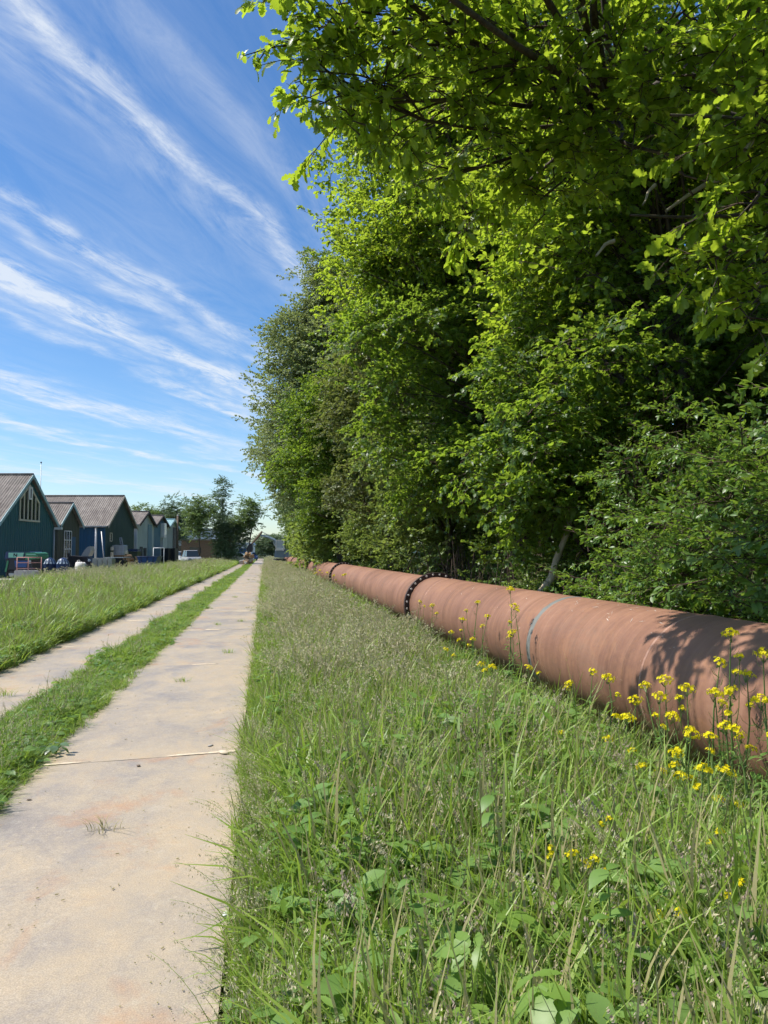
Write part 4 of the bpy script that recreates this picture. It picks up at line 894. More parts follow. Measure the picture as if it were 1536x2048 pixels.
for i, (x, y, h, lab) in enumerate(((4.6, 42, 4.2, 'rounded green bush behind the light green one'), (4.8, 50, 4.6, 'bush under the highest poplar'), (5.1, 60, 4.8, 'bush under the leaning poplar'), (5.4, 72, 5.0, 'far bush next beyond the leaning poplar'), (5.7, 86, 5.2, 'last bush of the wood edge near the excavator'))):
    tree('edge_bush', lab, (x, y, .1), h * .8, [((-.2, 0, h * .5), (1.5, 4.6, h * .5), 34)], 'hawthorn', 17, .09, 20 + i, 'bushes along the wood edge', cat='bush', cr=1.15, scl=1.8)
for i, (x, y, h, r, lab) in enumerate(((5.6, 68, 13, 3.6, 'broad far tree beyond the poplars'), (6.2, 82, 13, 3.8, 'far tree of the wood edge, last but one'), (6.8, 97, 12, 3.8, 'farthest tree of the wood edge'))):
    tree('wood_edge_tree', lab, (x, y, .1), h * .8, [((-.8, 0, h * .58), (r, r, h * .42), 60)], 'far', 14, .28, 30 + i, G, cr=1.6)
# second rank: fills the wood behind
for i, (x, y, h, r, kd, lab) in enumerate(((10.5, 11, 12, 3.8, 'oakfar', 'dark oak deep in the wood behind the low maple'), (13.5, 17, 14, 4.4, 'oakfar', 'shaded tree deep in the wood right of the low maple'), (10.0, 19, 14, 4.0, 'oakfar', 'shaded tree behind the bright maple'), (10.5, 27, 16, 4.6, 'far', 'tree deep in the wood behind the dusky tree'), (10.0, 5.2, 12, 3.6, 'oakfar', 'tree in the dark upper right behind the near oak'), (16, 11, 14, 4.4, 'far', 'deep-shaded tree at the right of the wood'), (12, 37, 17, 5, 'far', 'tree deep in the wood behind the nearer poplar'))):
    tree('wood_tree', lab, (x, y, .1), h * .8, [((0, 0, h * .62), (r, r, h * .40), 70), ((0, 0, 2.6), (r * .9, r * .9, 2.2), 30)], kd, 26 if kd == 'oakfar' else 12, .24, 50 + i, 'trees deep in the wood', cr=1.15 if kd == 'oakfar' else 1.6, scl=1.25 if kd == 'oakfar' else 1.0)
# privet and saplings right behind the pipe
PV = ['privet bush right behind the near end of the pipe at the right edge', 'tall privet bush behind the near pipe, second from the right edge', 'privet bush behind the pipe right of the crooked pale trunk', 'low privet bush at the foot of the crooked pale trunk', 'ragged bush left of the crooked pale trunk', 'high leafy bush at the right edge behind the privet']
for i, (x, y, c) in enumerate(((4.55, 5.6, [((0, 0, 1.1), (.9, 1.2, 1.0), 30), ((.6, .4, 2.0), (.6, .9, .5), 10), ((-.2, -.5, 2.1), (.08, .08, .45), 3), ((.3, .7, 2.5), (.08, .08, .5), 3)]), (4.6, 7.8, [((0, 0, 1.2), (.9, 1.2, 1.05), 32), ((.6, .2, 2.2), (.5, .8, .6), 12), ((0, -.6, 2.2), (.07, .07, .5), 3), ((.2, .5, 2.7), (.07, .07, .5), 3)]), (4.65, 9.6, [((0, 0, .95), (.8, 1.1, .85), 24), ((.2, 0, 2.2), (.18, .18, .7), 5)]), (4.7, 12.0, [((0, 0, .7), (.6, .9, .6), 14)]), (4.9, 15.3, [((0, 0, .7), (.55, .9, .55), 9)]), (6.4, 6.4, [((0, 0, 1.6), (.8, 1.2, 1.5), 28)]))):
    tree('privet_bush', PV[i], (x, y, .08), 1.2, c, 'privet', 85, .025, 100 + i, 'bushes right behind the pipe', cat='bush', bark='twig', cr=.42, flat=.9, leafname='foliage', low=-.9)
# crooked pale trunk of a sapling
b = Vector((4.1, 11.4, .08)); t_ = thing('sapling', 'crooked pale-barked sapling trunk leaning right behind the pipe', 'tree', b)
mb = MB(); mb.tube([b, b + Vector((.0, .0, .62)), b + Vector((.06, 0, .84)), b + Vector((.28, 0, 1.12)), b + Vector((.36, 0, 1.40)), b + Vector((.62, .1, 1.9)), b + Vector((.75, .3, 2.6))], [.07, .064, .066, .058, .05, .04, .028], 9, False); mb.build('trunk', M['palebark'], t_, True)
R = random.Random(5); pts = []
for _ in range(14): pts.append((b + Vector((.25 + R.gauss(0, .35), .25 + R.gauss(0, .35), 2.1 + R.gauss(0, .45))), (0, 0, R.uniform(0, 6.28)), R.uniform(.8, 1.2), R.randrange(3)))
scatter('crown', pts, clumps('maple', .36, 95, .9, .7), t_)
# bare brambles and dead stems in the hollow
BR = ['tangle of dead brambles in the dark hollow left of the pale trunk', 'reddish dead bramble heap above the second flange', 'bare grey stems in the hollow behind the nearest flange']
for i, (x, y, n, h) in enumerate(((4.7, 17.0, 70, 1.9), (4.5, 20.5, 70, 1.1), (4.8, 14.0, 40, 1.8))):
    R = random.Random(60 + i); b = Vector((x, y, .08)); t_ = thing('bramble', BR[i], 'bramble', b); mb = MB()
    for _ in range(n):
        a = R.uniform(0, 6.3); s_ = b + Vector((R.gauss(0, .4), R.gauss(0, .8), 0)); e = s_ + Vector((math.cos(a) * R.uniform(.2, 1.0), math.sin(a) * R.uniform(.2, 1.0), R.uniform(.1, h)))
        m_ = s_.lerp(e, .5) + Vector((0, 0, R.uniform(.2, .7) * h)); mb.tube([s_, s_.lerp(m_, .5) + Vector((0, 0, .1)), m_, m_.lerp(e, .55) + Vector((0, 0, .05)), e], [.008, .007, .006, .005, .003], 4, False)
    mb.build('stems', M['twig'], t_, True)
    pts = []
    for _ in range(7): pts.append((b + Vector((R.gauss(0, .3), R.gauss(0, .8), R.uniform(.2, h * .7))), (0, 0, R.uniform(0, 6.28)), R.uniform(.8, 1.2), R.randrange(3)))
    scatter('foliage', pts, clumps('hawthorn', .3, 70, .8), t_)
# ---- trees beyond the field
F = 'trees beyond the field'
def ftree(px, d, h, label, crowns, kd, seed, tr=.18, cr=1.1, dens=13, scl=.8):
    u = (px - 768) / FPX * d; p = uv(u, d, 0); return tree('field_tree', label, p, h, crowns, kd, dens, tr, seed, F, cr=cr, scl=scl)
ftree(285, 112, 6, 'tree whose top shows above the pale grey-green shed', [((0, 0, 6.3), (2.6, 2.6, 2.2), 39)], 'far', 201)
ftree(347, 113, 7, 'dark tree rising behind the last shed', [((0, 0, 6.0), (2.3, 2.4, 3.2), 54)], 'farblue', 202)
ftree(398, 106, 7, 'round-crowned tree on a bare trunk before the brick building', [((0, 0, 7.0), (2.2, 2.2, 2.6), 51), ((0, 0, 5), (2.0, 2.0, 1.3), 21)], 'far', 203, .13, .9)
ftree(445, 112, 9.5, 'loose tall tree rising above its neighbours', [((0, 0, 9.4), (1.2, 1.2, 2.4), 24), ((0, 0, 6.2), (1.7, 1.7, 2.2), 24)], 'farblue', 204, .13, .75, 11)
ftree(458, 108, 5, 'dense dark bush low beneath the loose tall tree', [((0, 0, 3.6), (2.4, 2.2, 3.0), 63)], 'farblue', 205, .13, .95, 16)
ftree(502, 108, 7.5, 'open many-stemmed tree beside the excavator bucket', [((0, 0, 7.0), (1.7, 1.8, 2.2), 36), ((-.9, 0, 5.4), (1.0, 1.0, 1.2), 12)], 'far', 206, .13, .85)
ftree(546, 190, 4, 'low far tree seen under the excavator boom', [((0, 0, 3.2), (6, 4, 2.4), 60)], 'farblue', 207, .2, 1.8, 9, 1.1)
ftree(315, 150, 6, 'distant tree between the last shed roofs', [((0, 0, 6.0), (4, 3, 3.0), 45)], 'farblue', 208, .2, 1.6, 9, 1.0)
mb = MB(); R = random.Random(1); n = 60; vs = []                        # far wooded rise on the skyline
for i in range(n + 1):
    x = -260 + 420 * i / n; vs += [(x, 520 + 40 * math.sin(i * .1), -2), (x, 540 + 40 * math.sin(i * .1), 7 + 3.5 * fbm(i * .35, 1) + R.uniform(-.8, .8)), (x, 640, 0)]
mb.add(vs, [f for i in range(n) for f in ((3 * i, 3 * i + 3, 3 * i + 4, 3 * i + 1), (3 * i + 1, 3 * i + 4, 3 * i + 5, 3 * i + 2))])
tag(mb.build('hills', plain('far_wood', (.05, .085, .075), .95, .1, 0, .4, .08), smooth=True), kind='structure')

# ================================================================== grass and weeds
def blade(mb, p, h, w, yaw, lean, R, mi=0, segs=4):
    d = Vector((math.cos(yaw), math.sin(yaw), 0)); s = Vector((-d.y, d.x, 0)); tw = R.gauss(0, .5); s = s * math.cos(tw) + d * math.sin(tw) * .6; vs = []; fs = []
    for i in range(segs + 1):
        t = i / segs; a = lean * t * t; c = p + Vector((0, 0, h * (t - .28 * min(1.3, lean) * t * t * t))) + d * (h * a * .75); ww = w * (1 - t ** 1.8) * (.7 + .3 * min(1, t * 4)) * .5 + .0004
        vs += [c - s * ww, c + s * ww]
    fs = [(2 * i, 2 * i + 1, 2 * i + 3, 2 * i + 2) for i in range(segs)]; mb.add(vs, fs, mi); return vs[-1]
def g_clump(name, n, h, w, rad_, m, seed, lean=(.2, 1.0), m2='dry', dryf=.08):
    R = random.Random(seed); mb = MB()
    for _ in range(n):
        mb.val = R.random(); a, r = R.uniform(0, 6.3), rad_ * R.random() ** .5; hh = h * R.uniform(.45, 1.1)
        blade(mb, Vector((r * math.cos(a), r * math.sin(a), -.02)), hh, w * R.uniform(.6, 1.3), R.uniform(0, 6.3), R.uniform(*lean), R, 1 if R.random() < dryf else 0)
    return arr(mb, [m, m2])
def panicle(name, n, h, m, seed, spread=.09, sp=26, size=.016, nod=.5, thin=.13):
    R = random.Random(seed); mb = MB()
    for _ in range(n):
        a, r = R.uniform(0, 6.3), .07 * R.random(); p = Vector((r * math.cos(a), r * math.sin(a), 0)); yw = R.uniform(0, 6.3); d = Vector((math.cos(yw), math.sin(yw), 0)); hh = h * R.uniform(.75, 1.15)
        ln = R.uniform(.15, nod); cp = [p + Vector((0, 0, hh * t)) + d * (hh * ln * t ** 2.4) - Vector((0, 0, hh * ln * .35 * t ** 4)) for t in (0, .35, .6, .75, .88, 1)]
        mb.val = R.random(); mb.cur = 1; mb.tube(cp, [.0016, .0014, .0012, .001, .0009, .0006], 3, False); mb.cur = 0
        for k in range(sp):
            t = R.uniform(.62, 1.0); i = min(4, [j for j, q in enumerate((0, .35, .6, .75, .88)) if q <= t][-1]); tt = (0, .35, .6, .75, .88, 1); f_ = (t - tt[i]) / (tt[i + 1] - tt[i]); q = cp[i].lerp(cp[i + 1], f_)
            off = rdir(R) * spread * (1.05 - t) * 1.6 * R.random() + Vector((0, 0, -.01)); mb.val = R.random()
            dd = (off.normalized() * .6 + Vector((0, 0, -.35)) + d * .5).normalized(); s_ = dd.cross(rdir(R)).normalized() * size * thin; e = q + off
            mb.add([e, e + dd * size * .5 + s_, e + dd * size, e + dd * size * .5 - s_], [(0, 1, 2, 3)])
        mb.cur = 1
        for k in range(2): mb.val = R.random(); blade(mb, p, hh * R.uniform(.35, .6), .005, R.uniform(0, 6.3), R.uniform(.4, 1.1), R, 1, 3)
        mb.cur = 0
    return arr(mb, [m, 'grass'])
def w_clump(name, n, h, size, shape, m, seed, rad_=.10):
    R = random.Random(seed); mb = MB()
    for _ in range(n):
        a, r = R.uniform(0, 6.3), rad_ * R.random() ** .5; p = Vector((r * math.cos(a), r * math.sin(a), h * R.uniform(.15, 1))); yw = R.uniform(0, 6.3); mb.val = R.random()
        leaf(mb, p, Vector((math.cos(yw), math.sin(yw), R.uniform(-.3, .5))), Vector((R.gauss(0, .4), R.gauss(0, .4), 1)), size * R.uniform(.6, 1.3), shape, .2, .25)
    mb.cur = 1
    for _ in range(5): mb.val = R.random(); a = R.uniform(0, 6.3); mb.tube([Vector((0, 0, -.02)), Vector((math.cos(a) * rad_ * .7, math.sin(a) * rad_ * .7, h * .9))], [.0025, .0012], 3, False)
    return arr(mb, [m, 'stem'])
GP = [g_clump('blades_a', 22, .50, .013, .10, 'grass', 1, (.1, .8), dryf=.05), g_clump('blades_b', 18, .40, .016, .10, 'grass', 2, (.4, 1.6), dryf=.05), g_clump('blades_c', 30, .34, .009, .09, 'grass', 3, (.2, 1.3), dryf=.12),
      panicle('panicle_a', 4, .60, 'seed', 4, .07, 46, .015, .6, .15), panicle('panicle_b', 4, .50, 'seedp', 5, .03, 44, .012, .30, .2), panicle('panicle_c', 5, .48, 'seed', 6, .085, 42, .017, .8, .14),
      w_clump('weed_a', 20, .28, .075, OVAL, 'weed', 7), w_clump('weed_b', 14, .34, .085, OVAL, 'weed', 8), w_clump('weed_c', 22, .28, .07, LANCE, 'hog', 9)]
GL = [g_clump('lawn_a', 46, .19, .0085, .09, 'lawn', 21, (.3, 1.5), dryf=.12), g_clump('lawn_b', 40, .24, .008, .08, 'lawn', 22, (.2, 1.2), dryf=.15), w_clump('lawn_weed', 22, .12, .06, OVAL, 'weed', 23), panicle('lawn_seed', 3, .40, 'seedp', 24, .03, 14, .014, .2)]
def pick(R, w):
    x = R.random() * sum(w)
    for i, k in enumerate(w):
        x -= k
        if x <= 0: return i
    return len(w) - 1
def patch(name, src, w, n, rad_, seed, h=1.0, v=3):
    """a merged patch of grass, as wide as rad_"""
    out = []
    for k in range(v):
        R = random.Random(seed * 10 + k); it = []
        for _ in range(n):
            a, r = R.uniform(0, 6.3), rad_ * R.random() ** .5; s = R.uniform(.75, 1.2)
            it.append((src[pick(R, w)], (r * math.cos(a), r * math.sin(a), 0), (R.gauss(0, .13), R.gauss(0, .13), R.uniform(0, 6.28)), (s * 1.1, s * 1.1, s * h)))
        out.append(merge(name, it))
    return out
single = lambda src, ks: [merge('tuft', [(src[k], (0, 0, 0), (0, 0, 0), (1, 1, 1))]) for k in ks]
P_G = patch('patch_green', GP, [6, 5, 4, .25, .15, .15, .8, .4, .8], 13, .27, 1)
P_S = patch('patch_seedy', GP, [4, 3, 4, 2.8, .45, 2.6, .5, .2, .5], 13, .27, 2)
FP = [panicle('panicle_f', 6, .55, 'seed', 14, .09, 30, .025, .7, .15), panicle('panicle_g', 6, .50, 'seed', 15, .08, 30, .023, .5, .15), GP[0], GP[1], GP[2]]
P_F = patch('patch_far_seedy', FP, [2.6, 2, 3.2, 2.5, 3], 12, .27, 4)
P_W = patch('patch_weedy', GP, [1.8, 1.8, 1.0, .2, .3, .15, 4, 2.6, 3.2], 12, .27, 3)
ALLP = P_G + P_S + P_W + single(GP, (0, 1, 2, 5, 6)) + P_F
def sampleY(R, y0, y1, p):                                             # more clumps close by
    a, b = y0 ** (1 - p), y1 ** (1 - p); return (a + (b - a) * R.random()) ** (1 / (1 - p))
def spin(R, g=.1): return (R.gauss(0, g), R.gauss(0, g), R.uniform(0, 6.28))
R = random.Random(101); pts = []
for _ in range(2500):                                                   # verge between track and pipe
    y = sampleY(R, 1.2, 200, 1.22); far = min(1, max(0, (y - 6) / 40)); x = R.uniform(.22 + .22 * max(0, 1 - (y - 1.2) / 5) + .25 * min(1, max(0, (y - 6) / 40)), 2.42)
    s = (.80 + .22 * min(1, x / .7)) * (1 + .34 * fbm(x * 1.9, y * 1.5)); lush = max(0, fbm(x * 1.5 + 3, y * .9) + .12); npz = max(0, min(1, (x - 1.5) / .8))
    if x > 2.0: s *= .8
    if y < 7.5: w = [4 + 2 * max(0, 1.2 - x), .5 + 1.6 * max(0, (y - 2.8) / 3) * (1 - npz), 2.0 + 4 * npz + 7 * lush + (2.5 if x > 1.0 and y < 4.8 else 0)]
    else: w = [3.8, 4.4 * (1 - .75 * npz), 1.3 + 3.5 * npz]
    k = pick(R, [max(.02, q) for q in w]); sw = 1 + far * .9
    if k == 2 and y < 6: s *= 1.3
    if (k == 1 and R.random() < (y - 6) / 8) or (k == 0 and R.random() < .45 * far): k = 14 / 3
    pts.append((Vector((x, y, 0)), spin(R), (s * sw, s * sw, s * (1 + .2 * far)), int(round(k * 3)) + R.randrange(3)))
for _ in range(3400):                                                   # its ragged edge leaning over the plates
    y = sampleY(R, 1.5, 90, 1.3); x = -.13 + abs(R.gauss(0, .17)) + .07 * fbm(y * 1.7, 1) + .13 * max(0, 1 - (y - 1.2) / 5); s = R.uniform(.28, .5) + .7 * min(.5, x + .13) + (.25 if R.random() < .12 else 0)
    pts.append((Vector((x, y, 0)), (R.gauss(0, .15), R.gauss(-.10, .2), R.gauss(0, .7)), (s * (1 + .5 * min(1, y / 40)), s * (1 + .5 * min(1, y / 40)), s), 9 + pick(R, [4, 4, 6, .5, .3])))
for _ in range(46):                                                     # brome heads nodding over the plate edge
    y = R.uniform(2.3, 6.5); s = R.uniform(.6, .95)
    pts.append((Vector((R.uniform(-.05, .12), y, 0)), (R.gauss(0, .15), R.uniform(-.6, -.2), R.gauss(0, .3)), s, 12))
tag(scatter('verge_grass', pts, ALLP), 'rough flowering grass of the verge between track and pipe', 'grass')
P_L = patch('patch_lawn', GL, [6, 4, 2.2, .35], 10, .2, 5)
LP = P_L + single(GL, (0, 1, 3))
R = random.Random(102); pts = []
for _ in range(900):                                                    # strip between the two lines of plates
    y = sampleY(R, 3.5, 190, 1.25); far = min(1, max(0, (y - 8) / 40)); x = R.uniform(-2.22, -1.86); s = .92 + .38 * fbm(x * 3, y * 1.3)
    pts.append((Vector((x, y, -.02)), spin(R), (s * (1 + .5 * far),) * 2 + (s * .72,), R.randrange(3)))
for _ in range(2200):
    y = sampleY(R, 3.5, 100, 1.3); sd = R.random() < .5; x = (-2.40 + abs(R.gauss(0, .10)) if sd else -1.66 - abs(R.gauss(0, .10))) + .04 * fbm(y * 2.3, 1); s = R.uniform(.55, .95)
    pts.append((Vector((x, y, -.02)), spin(R, .15), (s * (1 + .6 * min(1, y / 48)),) * 2 + (s * (.62 if sd else .75),), 3 + pick(R, [5, 4, .7 if sd else .1])))
tag(scatter('strip_grass', pts, LP), 'short bright grass strip between the two lines of plates', 'grass')
R = random.Random(103); pts = []
for _ in range(4200):                                                   # rough field on the left
    y = sampleY(R, 8, 150, 1.1); fe = field_edge(y); x = R.uniform(fe, -3.8) if R.random() < .8 else -3.8 - abs(R.gauss(0, .4)); edge = -3.56 - x
    if x < -.62 * y - 2: continue
    far = min(1, max(0, (y - 10) / 40)); s = (.66 + .55 * min(1, edge / 1.5)) * (1 + .28 * fbm(x * 1.1, y * .8)); dryp = max(0, fbm(x * .35 + 1, y * .16 + 2) + .0) * 4.4 * min(1, max(0, (edge - .8) / 2.5))
    zz = .10 * max(0, min(1, edge / .5)) if x > -8.5 else .10 * max(0, min(1, (x + 10.5) / 2))
    k = pick(R, [4, .3 + dryp, 1.5] if edge > .9 else [2.6, .1, 3.2])
    if k == 1 and R.random() < (y - 10) / 25: k = 14 / 3
    pts.append((Vector((x, y, zz - .02)), spin(R), (s * (1.1 + .7 * far),) * 2 + (s * (1.0 + .15 * far),), int(round(k * 3)) + R.randrange(3)))
for _ in range(1500):
    y = sampleY(R, 9, 90, 1.3); x = -3.52 - abs(R.gauss(0, .14)) + .08 * fbm(y * 1.3, 5); s = R.uniform(.4, .8)
    pts.append((Vector((x, y, -.02)), spin(R, .15), s * (1 + min(1, y / 40)), 9 + pick(R, [3, 3, 3, .2, 5])))
tag(scatter('field_grass', pts, ALLP), 'rough green and buff field grass on the left before the yard', 'grass')
R = random.Random(104); pts = []
for _ in range(620):                                                    # under and behind the pipe
    y = sampleY(R, 3.0, 105, 1.2); x = R.uniform(3.85, 5.8) if R.random() < .75 else R.uniform(2.35, 2.6); s = R.uniform(.5, .9)
    pts.append((Vector((x, y, .02)), spin(R), s * (1 + min(1, y / 60)), pick(R, [2, .2, 5]) * 3 + R.randrange(3)))
tag(scatter('ground_cover', pts, ALLP), 'low weeds and ivy on the wood floor behind the pipe', 'ground cover')

# ---- tufts growing through the plates
TL = ['small green grass tuft on the right track, nearest in its middle', 'green tuft near the right edge of the right track', 'small green tuft further up the middle of the right track', 'green tuft at the right edge further up the right track', 'dry straw-coloured tuft in the foreground of the right track', 'green tuft on the left track at the frame edge', 'tiny far tuft in the right track', 'tiny tuft far up the right track beyond the others']
for i, (px, py, h, dry) in enumerate(((366, 1363, .07, 0), (456, 1306, .09, 0), (435, 1250, .08, 0), (481, 1243, .08, 0), (208, 1660, .09, 1), (12, 1392, .12, 0), (470, 1195, .09, 0), (497, 1160, .10, 0))):
    R = random.Random(300 + i); p = gnd(px, py, .02); t_ = thing('grass_tuft', TL[i], 'grass tuft', p, 0, 'tufts growing through the plates')
    for nm, m_, n in (('blades', 'dry' if dry else 'lawn', 34 if not dry else 26), ('stalks', 'seed' if dry else 'grass', 8)):
        mb = MB()
        for _ in range(n): mb.val = R.random(); a, r = R.uniform(0, 6.3), .07 * R.random(); blade(mb, p + Vector((r * math.cos(a) * 1.4, r * math.sin(a), 0)), h * R.uniform(.5, 1.3), .005, a + R.gauss(0, .6), R.uniform(.6, 1.8), R)
        mb.build(nm, M[m_], t_)
PB = ['dark dry leaf curl on the joint of the near plates', 'pale stone at the right end of the near plate joint', 'small pale pebble on the second plate', 'white pebble at the grass edge in the foreground', 'flat tan stone at the grass edge in the foreground', 'dark crumb on the left part of the near plate']
for i, (px, py, s_, m_) in enumerate(((277, 1532, .017, 'timber'), (448, 1507, .045, 'sand'), (421, 1492, .022, 'concrete'), (452, 1829, .020, 'white'), (447, 1858, .028, 'sand'), (58, 1600, .012, 'timber'))):
    R = random.Random(400 + i); p = gnd(px, py, .02); mb = MB(); mb.lathe([(0, 0), (.8, .05), (1, .3), (.7, .62), (.25, .75), (0, .72)], 9)
    mb.v = [(x * s_ * R.uniform(.8, 1.2) * 1.3, y * s_ * R.uniform(.7, 1.1) * .8, z * s_ * .7) for x, y, z in mb.v]
    o = mb.build('pebble', M[m_], smooth=True); o.location = p; o.rotation_euler = (0, 0, R.uniform(0, 3)); tag(o, PB[i], 'pebble')

# ---- yellow flowering mustard along the pipe
def head_mesh(seed, n, r):
    R = random.Random(seed); mb = MB()
    for _ in range(n):
        d = rdir(R); d.z = abs(d.z) * .9 + .1; p = Vector((d.x * r, d.y * r, d.z * r * .8)) * R.uniform(.6, 1.05); nrm = (d + rdir(R) * .4).normalized(); a = nrm.orthogonal().normalized(); q = nrm.cross(a); s_ = R.uniform(.008, .011); mb.val = R.random()
        for k in range(4):
            t = k * math.pi / 2 + .3; e = a * math.cos(t) + q * math.sin(t); f_ = a * -math.sin(t) + q * math.cos(t)
            mb.add([p, p + e * s_ * .7 + f_ * s_ * .5 + nrm * s_ * .25, p + e * s_ * 1.15 + nrm * s_ * .3, p + e * s_ * .7 - f_ * s_ * .5 + nrm * s_ * .25], [(0, 1, 2, 3)])
    mb.cur = 1
    for _ in range(10): d = rdir(R); d.z = abs(d.z); mb.val = R.random(); mb.tube([Vector((0, 0, -r * .9)), Vector((d.x * r * .8, d.y * r * .8, d.z * r * .6))], [.0014, .001], 3, False)
    return mb.mesh('flower_head', [M['petal'], M['stem']])
HM = [head_mesh(1, 26, .040), head_mesh(2, 34, .048), head_mesh(3, 16, .030)]
def add_head(par, p, k, s_, R):
    o = bpy.data.objects.new('flower_head', HM[k]); COL.objects.link(o); o.parent = par; o.location = p - parent_loc(par); o.scale = (s_,) * 3; o.rotation_euler = (R.gauss(0, .3), R.gauss(0, .3), R.uniform(0, 6))
def mustard(px, py, X, label, group, seed, nside=2, s_=1.0):
    R = random.Random(seed); top = atX(px, py, X); b = Vector((top.x + R.uniform(-.12, .05), top.y - R.uniform(0, .15), 0)); t_ = thing('mustard_plant', label, 'flower', b, 0, group)
    mb = MB(); mid = b.lerp(top, .5) + Vector((R.gauss(0, .03), R.gauss(0, .03), 0)); st = [b, b.lerp(mid, .5), mid, mid.lerp(top, .5) + Vector((R.gauss(0, .015), 0, 0)), top]; mb.tube(st, [.007, .0065, .0055, .0042, .0022], 5, False); hd = [(top, 1 if R.random() < .6 else 0, s_)]
    for _ in range(nside):
        k = R.uniform(.45, .8); p0 = b.lerp(top, k); a = R.uniform(0, 6.3); e = p0 + Vector((math.cos(a) * .10, math.sin(a) * .10, (top.z - p0.z) * R.uniform(.35, .95))); mb.tube([p0, p0.lerp(e, .5) + Vector((math.cos(a) * .03, math.sin(a) * .03, 0)), e], [.003, .0025, .0018], 4, False); hd.append((e, 2 if R.random() < .6 else 0, s_ * .85))
    for k in range(16):                                                # upright seed pods
        t = R.uniform(.55, .95); p0 = b.lerp(top, t); a = R.uniform(0, 6.3); mb.tube([p0, p0 + Vector((math.cos(a) * .03, math.sin(a) * .03, .02)), p0 + Vector((math.cos(a) * .045, math.sin(a) * .045, .05))], [.0008, .0014, .0006], 3, False)
    mb.build('stem', M['stem'], t_, True); mb = MB()
    for k in range(20):
        t = R.uniform(.05, .72); p0 = b.lerp(top, t); a = R.uniform(0, 6.3); mb.val = R.random(); leaf(mb, p0, Vector((math.cos(a), math.sin(a), R.uniform(-.1, .6))), Vector((0, 0, 1)), R.uniform(.08, .16) * (1.1 - t), MAPLE if t < .35 else LANCE, .2, .3)
    mb.build('leaves', M['weed'], t_)
    for p, k, s2 in hd: add_head(t_, p, k, s2, R)
MU = [(865, 1212, 2.35), (840, 1204, 2.4), (925, 1240, 2.35), (955, 1206, 2.4), (975, 1234, 2.4), (902, 1266, 2.25), (945, 1280, 2.25), (892, 1300, 2.15), (962, 1330, 2.1), (1021, 1180, 2.5), (1029, 1214, 2.45), (1025, 1266, 2.4), (985, 1336, 2.15), (1057, 1336, 2.3), (1185, 1346, 2.4), (1217, 1358, 2.4), (1140, 1368, 2.3), (1120, 1470, 2.0), (1232, 1436, 2.25),
      (1330, 1362, 2.4), (1374, 1380, 2.4), (1290, 1374, 2.35), (1272, 1402, 2.35), (1320, 1396, 2.35), (1256, 1438, 2.25), (1346, 1436, 2.3), (1440, 1326, 2.45), (1461, 1270, 2.45), (1526, 1310, 2.45), (1494, 1352, 2.4), (1430, 1390, 2.4), (1462, 1386, 2.4), (1522, 1404, 2.35), (1452, 1456, 2.3), (1470, 1462, 2.3), (1382, 1470, 2.25), (1420, 1476, 2.25), (1354, 1506, 2.15), (1286, 1536, 2.05), (1362, 1556, 2.05), (1406, 1542, 2.1), (1450, 1546, 2.1), (640, 1141, 2.5), (655, 1146, 2.5), (632, 1146, 2.4), (668, 1152, 2.4), (690, 1150, 2.5)]
ORD2 = ['leftmost', 'second from left', 'third from left', 'fourth from left', 'fifth from left', 'sixth from left', 'seventh from left', 'eighth from left', 'ninth from left', 'tenth from left', 'eleventh from left', 'rightmost']
CLU = ((0, 700, 'far small yellow mustard below the third flange', 'mustard by the far pipe'), (700, 1000, 'yellow mustard just right of the nearest bolted flange', 'mustard by the nearest flange'), (1000, 1250, 'yellow mustard below the grey paint band', 'mustard below the paint band'), (1250, 1400, 'yellow mustard before the sunlit near pipe', 'mustard before the sunlit near pipe'), (1400, 1600, 'yellow mustard before the shadowed pipe end', 'mustard before the shadowed pipe'))
n_m = 0
for lo, hi, lab, gp in CLU:
    row = sorted(q for q in MU if lo <= q[0] < hi)
    for i, (px, py, X) in enumerate(row):
        l_ = '%s, %s of its group' % (lab, 'rightmost' if i == len(row) - 1 else ORD2[i])
        if (px, py) == (1021, 1180): l_ = 'tallest thin yellow mustard rising left of the grey paint band'
        if (px, py) == (1461, 1270): l_ = 'highest yellow mustard head before the shadow on the pipe'
        mustard(px, py, X, l_, gp, 500 + n_m, 1, .95 if px > 700 else 1.6); n_m += 1
BC = [(1147, 1708, 'buttercup cluster low in the grass, the largest of them'), (1220, 1640, 'buttercups low in the grass below the pipe'), (1104, 1700, 'single buttercup stem left of the largest cluster'), (1480, 1768, 'yellow flower low at the right edge of the foreground'), (1361, 1826, 'lowest yellow flower in the foreground weeds'), (1440, 1664, 'yellow flowers near the right edge above the foreground leaves'), (1190, 1720, 'small buttercup right of the largest cluster')]
for i, (px, py, lab) in enumerate(BC):
    R = random.Random(600 + i); top = gnd(px, py, .54); b = Vector((top.x, top.y, 0)); t_ = thing('buttercup', lab, 'flower', b, 0, 'low yellow flowers in the verge'); mb = MB(); mb.tube([b, b.lerp(top, .6) + Vector((.01, 0, 0)), top], [.003, .0025, .0015], 4, False); hs = [(top, .62)]
    for _ in range(3 if i == 0 else 1):
        e = top + Vector((R.uniform(-.06, .06), R.uniform(-.04, .04), R.uniform(-.07, .0))); mb.tube([b.lerp(top, .5), e], [.002, .0012], 4, False); hs.append((e, .5))
    mb.build('stem', M['stem'], t_, True)
    for p, s2 in hs: add_head(t_, p, 2, s2, R)
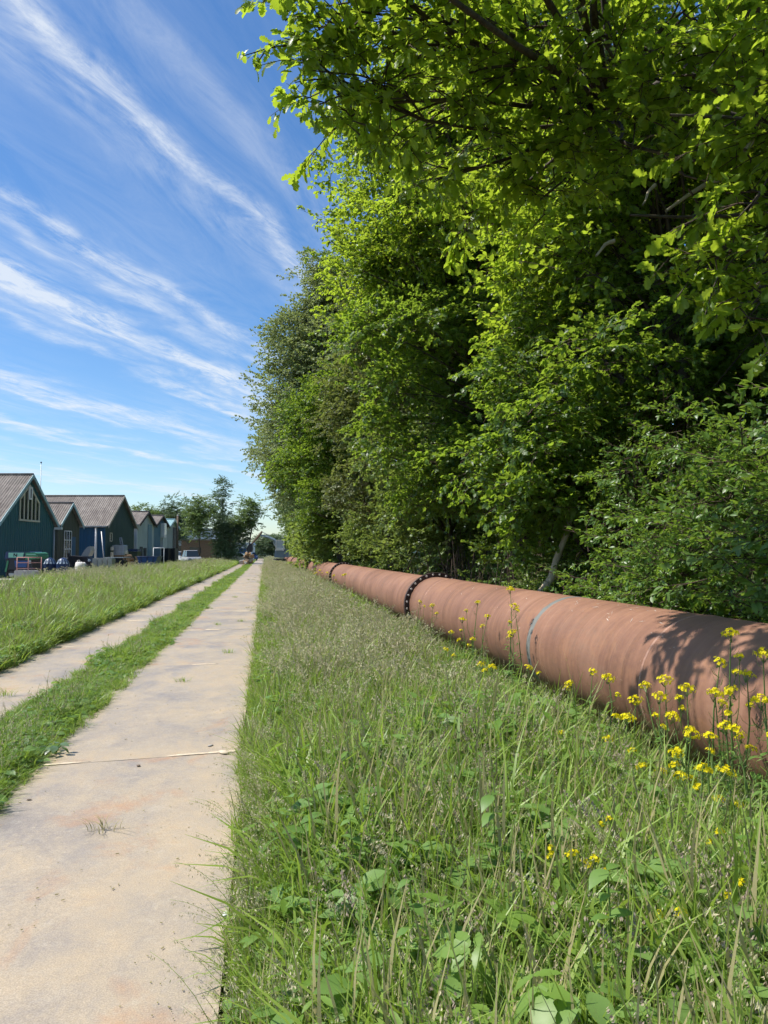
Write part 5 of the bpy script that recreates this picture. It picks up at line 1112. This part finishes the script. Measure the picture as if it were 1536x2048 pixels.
# ---- broad-leaved plants one can pick out in the foreground
OVALF = [(0, .015), (.05, .07), (.14, .17), (.26, .26), (.40, .31), (.55, .29), (.70, .22), (.84, .12), (.94, .045), (1, .004)]
LOBE = [(0, .10), (.14, .20), (.2, .17), (.36, .27), (.42, .22), (.58, .25), (.64, .18), (.80, .15), (.86, .09), (1, .005)]
def hogleaf(mb, p, d, up, size):
    """a jagged leaf of three to five toothed lobes"""
    d = d.normalized(); s = d.cross(up).normalized()
    leaf(mb, p + d * size * .30, d, up, size * .75, LOBE, .12, .25)
    for k in (-1, 1):
        leaf(mb, p + d * size * .30, d * .55 + s * k * .85, up, size * .56, LOBE, .12, .25); leaf(mb, p + d * size * .10, d * .15 + s * k, up, size * .40, LOBE, .12, .2)
def hog(px, py, z, n, size, label, seed, m='hog', shape=None):
    R = random.Random(seed); c = gnd(px, py, z); b = Vector((c.x, c.y, 0)); t_ = thing('hogweed_plant' if m == 'hog' else 'broadleaf_plant', label, 'plant', b, 0, 'broad-leaved plants in the foreground grass'); mb = MB(); lv = []
    for k in range(n):
        a = 6.28 * k / n + R.gauss(0, .3); e = b + Vector((math.cos(a) * size * .55, math.sin(a) * size * .55, z * R.uniform(.7, 1.1))); mb.val = R.random(); mb.tube([b, b.lerp(e, .5) + Vector((0, 0, z * .25)), e], [.005, .004, .003], 5, False); lv.append((e, a))
    mb.build('stem', M['stem'], t_, True)
    for e, a in lv: q = MB(); q.val = R.random(); dd = Vector((math.cos(a), math.sin(a), R.uniform(-.3, .25))); uu = Vector((R.gauss(0, .3), R.gauss(0, .3), 1)); sz = size * R.uniform(.7, 1.15); (hogleaf(q, e, dd, uu, sz) if shape is None else leaf(q, e, dd, uu, sz, shape, .12, .3)); q.build('leaf', M[m], t_, True)
hog(1050, 1930, .50, 7, .20, 'hogweed with big jagged light green leaves at the bottom of the frame', 701); hog(950, 1840, .48, 5, .15, 'smaller hogweed left above the big one', 702); hog(1440, 1770, .50, 5, .15, 'hogweed with jagged leaves near the right edge', 703); hog(1150, 1990, .48, 7, .13, 'low broad-leaved plant at the bottom right of the big hogweed', 704, 'weed', OVALF); hog(1330, 1960, .48, 7, .12, 'rounded light leaves in the bottom right corner weeds', 705, 'weed', OVALF); hog(110, 1487, .10, 9, .10, 'grey-leaved weed at the right edge of the grass strip', 706, 'dock', OVALF)
def stemplant(px, py, z, label, seed, n=9, size=.075):
    R = random.Random(seed); top = gnd(px, py, z); b = Vector((top.x + .02, top.y, 0)); t_ = thing('stemmed_plant', label, 'plant', b, 0, 'upright leafy stems in the verge'); mb = MB(); mb.tube([b, b.lerp(top, .5) + Vector((.01, .01, 0)), top], [.0045, .0035, .002], 6, False); mb.build('stem', M['stem'], t_, True)
    for k in range(n):
        p = b.lerp(top, .25 + .75 * k / (n - 1)); a = k * 1.57 + R.gauss(0, .5)
        for s_ in (0, math.pi): q = MB(); q.val = R.random(); leaf(q, p, Vector((math.cos(a + s_), math.sin(a + s_), R.uniform(-.1, .5))), Vector((0, 0, 1)), size * R.uniform(.5, 1.2), OVALF, .15, .45); q.build('leaf', M['weed'], t_, True)
stemplant(985, 1590, .70, 'upright stem with paired dull green leaves, upper left of the verge weeds', 801); stemplant(1215, 1740, .70, 'upright stem with paired dull green leaves amid the foreground weeds', 802); stemplant(820, 1760, .58, 'leafy stem in the middle of the foreground grass', 803, 7, .06); stemplant(1500, 1640, .62, 'leafy stem at the right edge below the pipe', 804, 8); stemplant(700, 1640, .55, 'short leafy stem in the left part of the verge', 805, 7, .06)
